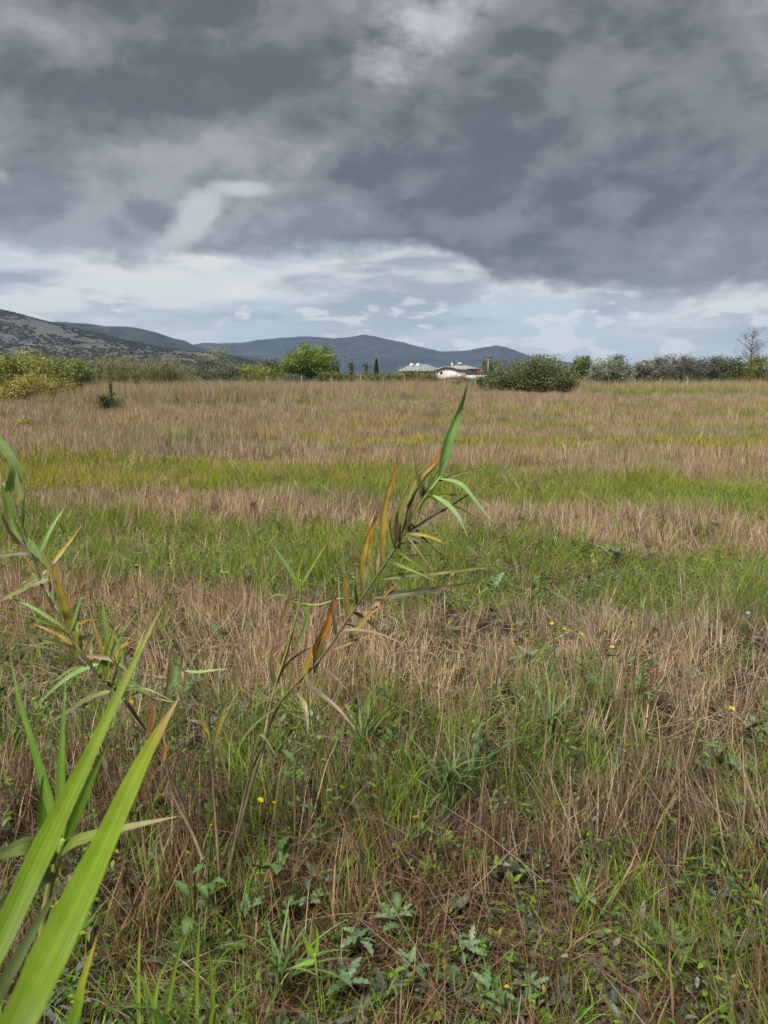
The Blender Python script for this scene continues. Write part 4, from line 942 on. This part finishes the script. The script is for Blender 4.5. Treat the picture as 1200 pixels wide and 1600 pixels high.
    for pts, w, st, m, face in [
        ([(12, 770), (25, 740), (12, 705), (-20, 660)], .036, [(0, LG2), (.5, (.30, .42, .14)), (1, PG)], M_FRESH, (.7, -1, .1)),
        ([(22, 785), (30, 770), (20, 730), (-6, 690)], .020, [(0, OL), (.5, (.33, .42, .15)), (1, PG)], M_FRESH, (.2, -1, .1)),
        ([(5, 755), (12, 785), (20, 825), (48, 862)], .024, [(0, LG2), (.6, (.27, .37, .10)), (1, PG)], M_FRESH, (.5, -1, .3)),
        ([(40, 840), (55, 860), (72, 880), (90, 905)], .022, [(0, PG), (.5, (.26, .38, .14)), (1, (.3, .36, .1))], M_FRESH, (.4, -1, .3)),
        ([(65, 860), (72, 880), (80, 905)], .010, [(0, (.46, .40, .2)), (1, YE)], M_REED, (.3, -1, .2)),
        ([(110, 990), (100, 940), (85, 895), (76, 870)], .024, [(0, (.3, .3, .06)), (.4, (.46, .36, .06)), (.8, (.48, .3, .08)), (1, TAN)], M_REED, (.4, -1, .1)),
        ([(120, 1030), (116, 990), (105, 955)], .018, [(0, LG2), (.6, YE), (1, OR)], M_REED, (.2, -1, .1)),
        ([(75, 905), (55, 908), (25, 925), (-10, 945)], .030, [(0, (.2, .24, .07)), (.5, (.27, .30, .12)), (1, OL)], M_REED, (.1, -.9, .6)),
        ([(62, 875), (40, 865), (15, 866), (-15, 872)], .016, [(0, BK), (.3, GB), (1, OL)], M_REED, (.1, -.7, .6)),
        ([(118, 1012), (80, 1000), (30, 990), (-10, 985)], .012, [(0, BR), (.5, DG), (1, OL)], M_REED, (.1, -.5, 1)),
        ([(135, 1040), (110, 1025), (70, 1012), (20, 1005)], .010, [(0, BR), (.6, DG), (1, OL)], M_REED, (.1, -.5, 1)),
        ([(48, 850), (28, 845), (8, 815), (3, 800)], .018, [(0, BK), (.6, BR), (1, DG)], M_REED, (.3, -1, .3)),
        ([(150, 1055), (165, 1030), (175, 995), (186, 955)], .020, [(0, LG2), (.6, (.38, .40, .07)), (1, PG)], M_FRESH, (.3, -1, .1)),
        ([(160, 1062), (168, 1010), (162, 960), (160, 935)], .018, [(0, LG2), (.6, (.30, .42, .1)), (1, PG)], M_FRESH, (.3, -1, .1)),
        ([(165, 1070), (178, 1030), (190, 1010), (212, 1000)], .012, [(0, LG2), (.5, YE), (1, OR)], M_REED, (.1, -1, .5)),
        ([(165, 1060), (160, 1020), (150, 985), (132, 930)], .013, [(0, OL), (.5, YE), (1, TAN)], M_REED, (.2, -1, .1)),
        ([(175, 1080), (190, 1030), (178, 990), (165, 975)], .012, [(0, LG2), (1, (.42, .4, .1))], M_FRESH, (.2, -1, .2)),
        ([(158, 1035), (120, 1050), (80, 1080), (50, 1115)], .018, [(0, PG), (.6, (.22, .33, .11)), (1, OL)], M_FRESH, (.1, -.7, .8)),
        ([(175, 1065), (210, 1075), (240, 1090), (275, 1098)], .016, [(0, PG), (.5, (.33, .36, .12)), (1, TAN)], M_FRESH, (.1, -.7, .8)),
        ([(172, 1080), (140, 1090), (100, 1115), (60, 1140)], .018, [(0, OL), (.5, (.22, .25, .1)), (1, OL)], M_REED, (.1, -.7, .8)),
        ([(235, 1150), (236, 1110), (228, 1150), (214, 1160)], .012, [(0, OR), (.5, (.4, .26, .1)), (1, TAN)], M_REED, (.2, -1, .2)),
        ([(238, 1080), (240, 1120), (230, 1155)], .016, [(0, (.46, .36, .14)), (1, (.42, .22, .07))], M_REED, (.2, -1, .2)),
        ([(255, 1190), (258, 1165), (253, 1145)], .014, [(0, OR), (1, TAN)], M_REED, (.2, -1, .2)),
    ]: leaf_obj(root, p3(pts, Y), w, st, m, face=face, twist=U(-.4, .4))
    axl = catmull([(200, 1100), (150, 1050), (105, 985), (68, 920), (40, 840), (22, 785)], 40)
    for k in range(34):
        ax = axl[min(39, int(abs(rng.normal(0, .38)) * 39))]; L = U(50, 130); a = R(U(50, 120)) if k % 3 else R(U(150, 215) if k % 2 else U(-30, 20))
        e = (ax[0] + L * math.cos(a), ax[1] - L * math.sin(a)); m1 = (ax[0] + .5 * L * math.cos(a) + U(-6, 6), ax[1] - .5 * L * math.sin(a) - U(2, 16)); dy = U(-.15, .2)
        pc = [LG2, PG, (.30, .36, .09), YE, TAN, (.26, .36, .12)][rng.integers(6)]; tc_ = [LG, YE, TAN, OL][rng.integers(4)]
        leaf_obj(root, p3([(ax[0], ax[1]), (m1[0], m1[1], Y + dy * .5), (e[0], e[1], Y + dy)], Y), U(.006, .014), [(0, OL), (.35, pc), (.8, pc), (1, tc_)], M_FRESH if k % 2 else M_REED, face=(U(-.5, .5), -1, U(.1, .7)), twist=U(-.6, .6))
    # upright old stalk
    Y = 2.15; g = at(345, 1400, 2.15); root = thing('reed', stand(g), 'upright grey-brown reed stalk with a few limp leaves', 'reed plant')
    stem_obj(root, p3([(345, 1405), (340, 1320), (334, 1230), (330, 1160), (318, 1090), (285, 1045), (268, 1030)], Y), .005, .0025, [(0, TAN), (.4, GB), (1, DG)], 8)
    for pts, w, st, m, face in [
        ([(275, 1040), (272, 1060), (262, 1080), (265, 1105)], .022, [(0, PG), (.6, (.34, .40, .2)), (1, OL)], M_FRESH, (.2, -1, .2)),
        ([(285, 1048), (310, 1050), (335, 1047), (358, 1045)], .010, [(0, PG), (1, (.38, .42, .2))], M_FRESH, (.1, -.6, 1)),
        ([(280, 1045), (278, 1032), (278, 1020)], .010, [(0, PG), (1, LG2)], M_FRESH, (.2, -1, .1)),
        ([(333, 1180), (340, 1140), (350, 1110), (375, 1095)], .013, [(0, OL), (.6, (.3, .36, .14)), (1, PG)], M_FRESH, (.2, -1, .4)),
        ([(333, 1160), (345, 1130), (352, 1110)], .013, [(0, YE), (1, (.46, .32, .1))], M_REED, (.2, -1, .2)),
        ([(330, 1150), (318, 1130), (312, 1100)], .013, [(0, YE), (1, OL)], M_REED, (.2, -1, .2)),
        ([(338, 1270), (318, 1235), (296, 1210)], .010, [(0, GB), (1, OL)], M_REED, (.2, -1, .2)),
        ([(268, 1032), (262, 1070), (250, 1120)], .012, [(0, OL), (1, GB)], M_REED, (.2, -1, .3)),
    ]: leaf_obj(root, p3(pts, Y), w, st, m, face=face, twist=U(-.4, .4))
    for (L, Yb, lab) in (([(355, 1392), (366, 1320), (388, 1220), (408, 1170)], 2.2, 'bare tan reed cane slanting beside the leaning reed'), ([(318, 1345), (300, 1300), (270, 1240), (255, 1180), (205, 1130)], 2.1, 'bare tan reed cane bent towards the lime reed')):
        P = p3(L, Yb); root = thing('reed_cane', stand(P[0]), lab, 'reed plant'); stem_obj(root, P, .005, .003, [(0, TAN), (.6, GB), (1, BR)], 5)
        leaf_obj(root, [P[-2], P[-1] + np.array([0, -.03, .06]), P[-1] + np.array([.06, -.06, .0])], .012, [(0, GB), (1, TAN)], M_REED)
    # fresh reed: stem stands outside the picture, two broad blades reach in
    gx, gy = -0.52, 0.30; root = thing('reed', (gx, gy, float(gz(gx, gy))), 'broad fresh lime-green reed blades arching over the weeds', 'reed plant')
    top = at(-230, 1760, .42); stem_obj(root, [(gx, gy, -.02), (gx + .02, gy + .03, .45), (gx + .05, gy + .06, .85), (gx + .07, gy + .08, 1.12)], .009, .006, [(0, OL), (.5, LG2), (1, LG)], 8)
    sp = np.array([gx + .065, gy + .075, 1.08]); sp2 = np.array([gx + .05, gy + .06, .90])
    LB = (0.165, 0.265, 0.012); LB2 = (0.13, 0.22, 0.010)
    leaf_obj(root, [sp2] + p3([(-120, 1800, .40), (20, 1610, .44), (75, 1500, .48), (124, 1400, .52), (170, 1302, .57), (220, 1195, .63), (250, 1140, .67), (281, 1088, .70)], .5), .0265, [(0, LB2), (.6, LB), (.8, (.24, .30, .025)), (.92, (.42, .27, .08)), (1, TAN)], M_FRESH, face=(.1, -1, .45), fold=.2, n=34, wpos=.42)
    leaf_obj(root, [sp] + p3([(-100, 1640, .50), (-20, 1510, .53), (45, 1375, .58), (90, 1280, .63), (135, 1190, .68), (195, 1065, .75), (254, 945, .82)], .5), .0205, [(0, LB2), (.7, LB), (.9, (.24, .31, .04)), (1, (.34, .3, .1))], M_FRESH, face=(.15, -1, .35), fold=.2, n=34, wpos=.5)
    leaf_obj(root, [sp2 + np.array([0, 0, -.1])] + p3([(-60, 1830, .5), (100, 1620, .55), (130, 1530, .57), (152, 1462, .58)], .5), .014, [(0, DG), (.6, LB2), (.9, (.42, .34, .05)), (1, OR)], M_FRESH, face=(.1, -1, .4), fold=.2)
    leaf_obj(root, [sp2 + np.array([0, .02, -.15])] + p3([(-60, 1660, .62), (10, 1530, .66), (60, 1440, .70), (96, 1380, .74)], .6), .018, [(0, DG), (.6, (.07, .11, .025)), (1, DG)], M_FRESH, face=(.2, -1, .4), fold=.2)
    # young reed with a fan of upright leaves
    Y = 1.12; c = at(92, 1335, Y); gx, gy = c[0] - .16, c[1] + .02; root = thing('reed', (gx, gy, float(gz(gx, gy))), 'young green reed with a fan of upright leaves behind the lime blades', 'reed plant')
    stem_obj(root, [(gx, gy, -.02), (gx + .05, gy, .35), at(70, 1430, Y), at(90, 1345, Y), at(100, 1310, Y)], .008, .005, [(0, GB), (.6, OL), (1, LG2)], 7)
    for pts, w, st, m, face in [
        ([(98, 1318), (95, 1240), (97, 1160), (102, 1060)], .017, [(0, LG2), (.6, (.22, .40, .04)), (1, PG)], M_FRESH, (.1, -1, .1)),
        ([(95, 1325), (75, 1240), (52, 1160), (30, 1090), (14, 1010)], .020, [(0, LG2), (.5, (.20, .38, .05)), (1, (.3, .4, .1))], M_FRESH, (-.2, -1, .1)),
        ([(92, 1330), (68, 1290), (66, 1240), (70, 1200)], .017, [(0, (.11, .22, .02)), (1, (.15, .30, .03))], M_FRESH, (.6, -1, .1)),
        ([(100, 1320), (125, 1260), (150, 1200), (178, 1145)], .017, [(0, (.12, .23, .02)), (.6, (.18, .34, .03)), (1, (.28, .33, .08))], M_FRESH, (.3, -1, .1)),
        ([(92, 1340), (120, 1315, 1.08), (190, 1295, 1.04), (280, 1275, 1.0)], .024, [(0, (.13, .2, .03)), (.5, (.22, .28, .06)), (1, TAN)], M_FRESH, (0, -.6, 1)),
        ([(90, 1345), (50, 1322, 1.08), (10, 1332, 1.05), (-50, 1352, 1.0)], .032, [(0, DG), (.4, (.20, .27, .07)), (1, (.16, .22, .05))], M_FRESH, (0, -1, .8)),
        ([(85, 1360), (55, 1375, 1.08), (20, 1400, 1.05), (-30, 1440, 1.0)], .034, [(0, (.04, .06, .02)), (.5, (.06, .09, .03)), (1, (.05, .08, .02))], M_FRESH, (.1, -1, .8)),
        ([(80, 1370), (78, 1340), (74, 1300), (80, 1390)], .014, [(0, (.09, .15, .03)), (1, (.12, .2, .05))], M_FRESH, (.2, -1, .2)),
    ]: leaf_obj(root, p3(pts, Y), w, st, m, face=face, twist=U(-.25, .25))
    # young shoots at our feet
    Y = 1.55; g = at(500, 1560, 1.62); root = thing('reed_shoot', stand(g), 'small yellow-green reed shoot with three leaves among grey weeds', 'reed shoot')
    stem_obj(root, [g - np.array([0, 0, .02]), at(496, 1525, 1.6), at(492, 1490, 1.6)], .003, .002, [(0, OL), (1, LG2)], 3)
    for pts, w, st in [([(492, 1495), (480, 1475), (470, 1452)], .014, [(0, LG), (1, LG2)]), ([(493, 1492), (496, 1465), (494, 1445)], .010, [(0, LG), (1, LG)]), ([(492, 1500), (475, 1505), (455, 1512)], .013, [(0, LG2), (1, LG)])]:
        leaf_obj(root, p3(pts, 1.6), w, st, M_FRESH, face=(.1, -1, .6), n=10)
    for i, (gx_, tips, lab) in enumerate(((240, [(220, 1440), (262, 1500), (306, 1425), (198, 1500)], 'tuft of long yellow-green blades at the foot of the lime reed'), (330, [(313, 1425), (345, 1570), (325, 1470)], 'pair of thin yellow-green blades rising beside grey thistle leaves'))):
        g = at(gx_, 1640, 1.38); root = thing('grass_tuft', stand(g), lab, 'grass tuft')
        for k, (tx, ty) in enumerate(tips):
            t3 = at(tx, ty, 1.36); b0 = g + np.array([.02 * (k - 1.5), 0, -.02]); mid = b0 * .5 + t3 * .5 + np.array([0, 0, .05])
            leaf_obj(root, [b0, mid, t3], .010, [(0, LG2), (.6, LG), (1, (.42, .42, .08))], M_FRESH, face=(.3 * (k - 1), -1, .3), name='blade', n=12)
        for k in range(14):
            a = U(0, 6.283); b0 = g + np.array([U(-.04, .04), U(-.04, .04), -.02]); L = U(.12, .28); e = b0 + np.array([math.cos(a) * L * .7, math.sin(a) * L * .5, L * .7])
            leaf_obj(root, [b0, b0 * .5 + e * .5 + np.array([0, 0, .06]), e], .006, [(0, (.1, .16, .03)), (1, (.17, .24, .05))], M_FRESH, name='blade', n=8)
build_reeds()

# ------------------------------------------------------------------ single plants one can pick out
def ground_at(px, py):
    d = px_dir(px, py); t = CAM_H / -d[2]; return np.array([d[0] * t, d[1] * t, 0.0])
def plant_leaf_mesh(name, L, W, lobes, bend, palette, segs=7, shape=.45, lobe_amp=.45):
    V, F, t = leaf_strip(L, W, segs * (2 if lobes else 1), bend, .25, lobes, shape, lobe_amp); b = Buf()
    c = palette[rng.integers(len(palette))]; mid = np.abs(V[:, 1]) < 1e-6
    b.add(V, F, c * (0.85 + .25 * t)[:, None] * np.where(mid, 1.25, 1.0)[:, None]); me = b.mesh(name, True); me.materials.append(M_WEED); return me

def build_plants():
    # rosettes with separate leaves
    dock = [plant_leaf_mesh('leaf', .12, .028, 0, b_, COOL * np.array([.95, .85, .8])) for b_ in (.5, .8, 1.2)]
    oval = [plant_leaf_mesh('leaf', .06, .020, 0, b_, GREY * np.array([.75, .85, .65])) for b_ in (.4, .8, 1.2)]
    lobe = [plant_leaf_mesh('leaf', .085, .036, 5, b_, GREY * np.array([.82, .95, .78]), lobe_amp=.62) for b_ in (.4, .9, 1.3)]
    rnd = [plant_leaf_mesh('leaf', .042, .036, 0, b_, GREY * np.array([.65, .8, .55]), shape=.3) for b_ in (.2, .5)]
    grs = [plant_leaf_mesh('leaf', .30, .009, 0, b_, COOL * 1.15, 9) for b_ in (1.0, 1.6, 2.2)]
    def ros(px, py, kind, n, sc, pitch, lab, group, up=0.0):
        g = ground_at(px, py); root = thing({'dock': 'dock_plant', 'oval': 'rosette_weed', 'lobe': 'thistle_weed', 'rnd': 'round_leaf_weed', 'grs': 'grass_tussock'}[kind], (g[0], g[1], float(gz(g[0], g[1]))), lab, {'grs': 'grass tussock'}.get(kind, 'weed'), group)
        src = {'dock': dock, 'oval': oval, 'lobe': lobe, 'rnd': rnd, 'grs': grs}[kind]
        for k in range(n):
            o = bpy.data.objects.new('leaf', src[rng.integers(len(src))]); COL.objects.link(o); o.parent = root
            o.rotation_euler = (U(-.3, .3), -U(*pitch), 6.283 * (k + U(-.3, .3)) / n * (1 if kind != 'grs' else 2.4)); o.scale = (sc * U(.7, 1.15),) * 3
            o.location = (U(-.015, .015) * sc, U(-.015, .015) * sc, up * U(.3, 1) + .015)
    ros(1062, 1520, 'dock', 22, 1.15, (.2, 1.2), 'large leafy green rosette of broad lance leaves in the straw', None)
    ros(1150, 1500, 'dock', 12, .95, (.2, 1.0), 'smaller leafy rosette beside the large green rosette', None)
    ros(1040, 1235, 'oval', 18, 1.25, (.1, 1.0), 'grey-green rosette of short oval leaves in matted straw', None, .05)
    ros(930, 1180, 'dock', 9, 1.1, (.6, 1.3), 'broad-leaved weed with upright leaves in the green patch', None)
    ros(880, 1240, 'dock', 6, .8, (.2, .9), 'flat broad-leaved weed below the green patch', None)
    ros(698, 1545, 'rnd', 6, 1.2, (.05, .6), 'weed with pale round leaves on bare litter', None)
    ros(700, 1275, 'grs', 26, 1.05, (.8, 1.5), 'tussock of bluish arching grass blades beside straw bundles', None)
    ros(745, 1240, 'grs', 18, 1.05, (.7, 1.5), 'second bluish grass tussock touching the first', None)
    ros(860, 1180, 'grs', 18, 1.1, (1.0, 1.55), 'upright bluish grass tussock by the broad-leaved weed', None)
    ros(570, 1190, 'grs', 14, .95, (.9, 1.5), 'small bluish grass tussock near grey thistle leaves', None)
    ros(440, 1560, 'grs', 22, .8, (.6, 1.4), 'low green grass tussock around the small reed shoot', None)
    gt = 'grey thistle weeds in the stubble'
    for px, py, n, s in ((560, 1500, 8, .85), (620, 1460, 8, .9), (480, 1430, 7, .8), (770, 930, 9, 1.5), (560, 1245, 7, .8), (720, 1250, 6, .8), (905, 1420, 7, .8), (1140, 1290, 7, .9), (80, 1200, 8, .9), (60, 1260, 7, .9), (190, 1240, 7, .9), (300, 1100, 8, 1.1), (340, 1010, 8, 1.3), (1180, 1150, 8, 1.1), (730, 1500, 7, .8), (640, 1535, 7, .75), (540, 1560, 6, .8), (760, 1580, 8, .8), (390, 1450, 7, .7), (110, 870, 9, 1.6), (820, 1060, 8, 1.2), (960, 880, 8, 1.6), (1150, 1230, 7, .9), (830, 1560, 7, .7)):
        ros(px, py, 'lobe', n, s, (.1, 1.0), 'grey-green lobed thistle weed in the far green strip' if py < 1000 else 'grey-green lobed thistle weed behind the lime reed blades' if px < 350 else 'grey-green lobed thistle weed in matted straw around the large leafy rosette' if px > 800 else 'grey-green lobed thistle weed low among straw and round-leaf weed', gt, .05)
    # yellow flowers
    gy = 'yellow flowers scattered in the field'
    ph = 2 * np.pi
    b = Buf()
    for k in range(16):
        V, F, t = leaf_strip(.0125, .0048, 3, .3, .1); V = rot(V, ph * k / 16, U(.05, .35)); b.add(V, F, np.array((.80, .60, .02)))
    for k in range(10):
        V, F, t = leaf_strip(.008, .004, 3, .3, .1); V = rot(V, ph * k / 10, .7); b.add(V + np.array([0, 0, .001]), F, np.array((.76, .52, .015)))
    tube(b, [(0, 0, -.012), (0, 0, -.006), (0, 0, .001)], [.002, .005, .005], (.10, .16, .04), 8)
    head = b.mesh('flower_head'); head.materials.append(M_WEED)
    b = Buf()
    for k in range(12):
        V, F, t = leaf_strip(.016, .006, 3, .3, .1); V = rot(V, ph * k / 12, U(.0, .4)); b.add(V, F, np.array((.36, .38, .72)))
    bhead = b.mesh('flower_head'); bhead.materials.append(M_WEED)
    sl = [plant_leaf_mesh('leaf', .07, .03, 4, b_, COOL, lobe_amp=.5) for b_ in (.4, .9)]
    def flower(px, py, h, hd, name, lab, grp, sc=1.0):
        d = px_dir(px, py); t = (CAM_H - h) / -d[2]; P = np.array([0, 0, CAM_H]) + d * t
        root = thing(name, (P[0] + U(-.03, .03), P[1] + U(-.02, .04), float(gz(P[0], P[1]))), lab, 'flower', grp); o = np.array(root.location); q = P - o
        b = Buf(); pts = catmull([(0, 0, -.01), (q[0] * .3 + U(-.01, .01), q[1] * .3, q[2] * .55), q - np.array([0, 0, .01])], 8); tube(b, pts, np.linspace(.0026, .0016, 8), (.13, .19, .05), 6); link('stem', b.mesh('stem', True), M_WEED, root)
        f = bpy.data.objects.new('flower_head', hd); COL.objects.link(f); f.parent = root; f.location = q; f.rotation_euler = (U(.1, .7), U(-.3, .3), U(0, 6)); f.scale = (sc * .74,) * 3
        for k in range(6):
            l = bpy.data.objects.new('leaf', sl[k % 2]); COL.objects.link(l); l.parent = root; l.location = pts[rng.integers(0, 5)]; l.rotation_euler = (0, -U(.1, .9), U(0, 6.283)); l.scale = (U(.6, 1.2),) * 3
    for px, py, h, sc in ((407, 1250, .38, 1.1), (293, 1333, .32, 1.1), (205, 1097, .36, 1.1), (607, 1077, .36, 1.1), (765, 1075, .36, 1.0), (505, 1187, .33, .9), (460, 1138, .33, 1.0), (1143, 1107, .38, 1.2), (428, 1254, .35, .7), (882, 983, .34, 1.2), (908, 991, .36, 1.2), (862, 974, .36, 1.1), (986, 971, .38, 1.4), (956, 1011, .36, 1.2), (934, 1023, .36, 1.2), (946, 985, .36, 1.0), (1008, 1018, .36, 1.1), (1020, 995, .36, 1.0), (996, 984, .36, 1.0), (1156, 875, .40, 1.9), (792, 1542, .10, .8), (213, 884, .38, 1.8), (263, 881, .38, 1.5), (94, 818, .38, 1.8), (836, 872, .4, 1.3), (1032, 897, .4, 1.6), (925, 868, .4, 1.2), (868, 985, .35, 1.0), (1003, 1009, .35, .9), (38, 910, .38, 1.2), (330, 1290, .3, .7)):
        flower(px, py, h + .05, head, 'yellow_flower', 'small yellow flower of the loose cluster in brown stubble' if (850 < px < 1030 and 960 < py < 1030) else 'small yellow flower on a stem rising beside the tan reed canes' if (px < 440 and py > 1240) else 'small yellow flower standing in the far green strip' if py < 920 else 'small yellow flower low down beside the round-leaf weed' if py > 1500 else 'single small yellow flower among grass around the leaning reed', gy, sc)
    for px, py, h, sc in ((1168, 958, .38, 1.2), (1163, 869, .42, 1.4)):
        flower(px, py, h, bhead, 'violet_flower', 'pale violet flower in brown stubble' if py > 900 else 'pale violet flower at the far green strip', 'violet flowers in the stubble', sc)
    # bundles of standing and matted straw
    def bundle(px, py, n, L, lean, lab, az=None, pl=STRAW, w=(.003, .0055), sp=.08, name='straw_bundle'):
        g = ground_at(px, py); b = Buf(); blades(b, n, sp, L, w, lean, (-.2, .5), 4, pl, wavy=.08, az=None if az is None else U(az - .5, az + .5, n))
        me = b.mesh(name); me.materials.append(M_WEED); o = link(name, me, None, None, (g[0], g[1], float(gz(g[0], g[1])))); o['kind'] = 'stuff'
    bundle(600, 1370, 60, (.15, .36), (.1, .7), 'x', 2.6, STRAWD * 1.25)
    bundle(770, 1330, 40, (.15, .35), (0, .3), 'x', None, STRAWD * 1.2)
    bundle(985, 1300, 30, (.2, .42), (0, .35), 'x', None, STRAW * 1.1)
    bundle(1040, 1360, 120, (.15, .4), (.3, 1.3), 'x', None, STRAWD * 1.3, sp=.16)
    bundle(900, 1330, 70, (.15, .4), (.0, .6), 'x', None, STRAW, sp=.12)
    bundle(1150, 1330, 80, (.2, .45), (.1, .6), 'x', 2.8, STRAW, sp=.14)
    bundle(228, 845, 90, (.15, .4), (.9, 1.5), 'x', None, STRAW * np.array([1.25, 1.05, 1.0]), (.005, .008), sp=.14, name='matted_dry_grass')
    bundle(330, 825, 160, (.2, .5), (.9, 1.5), 'x', None, STRAW * 1.1, (.005, .008), sp=.25, name='matted_dry_grass')
    # single long straws lying about
    b = Buf(); n = 150
    x, y = wedge(.9, 3.4, 7); n = len(x)
    for i in range(n):
        a = U(0, 3.14); L = U(.2, .55); z = gz(x[i], y[i]) + U(.03, .22); e = np.array([math.cos(a) * L, math.sin(a) * L, U(-.08, .12)]); s = np.array([x[i], y[i], z])
        tube(b, [s - e * .5, s + np.array([0, 0, U(.0, .02)]), s + e * .5], [.0014, .0014, .0009], STRAW[rng.integers(5)], 3)
    o = link('loose_straw', b.mesh('loose_straw'), M_WEED); o['kind'] = 'stuff'
build_plants()
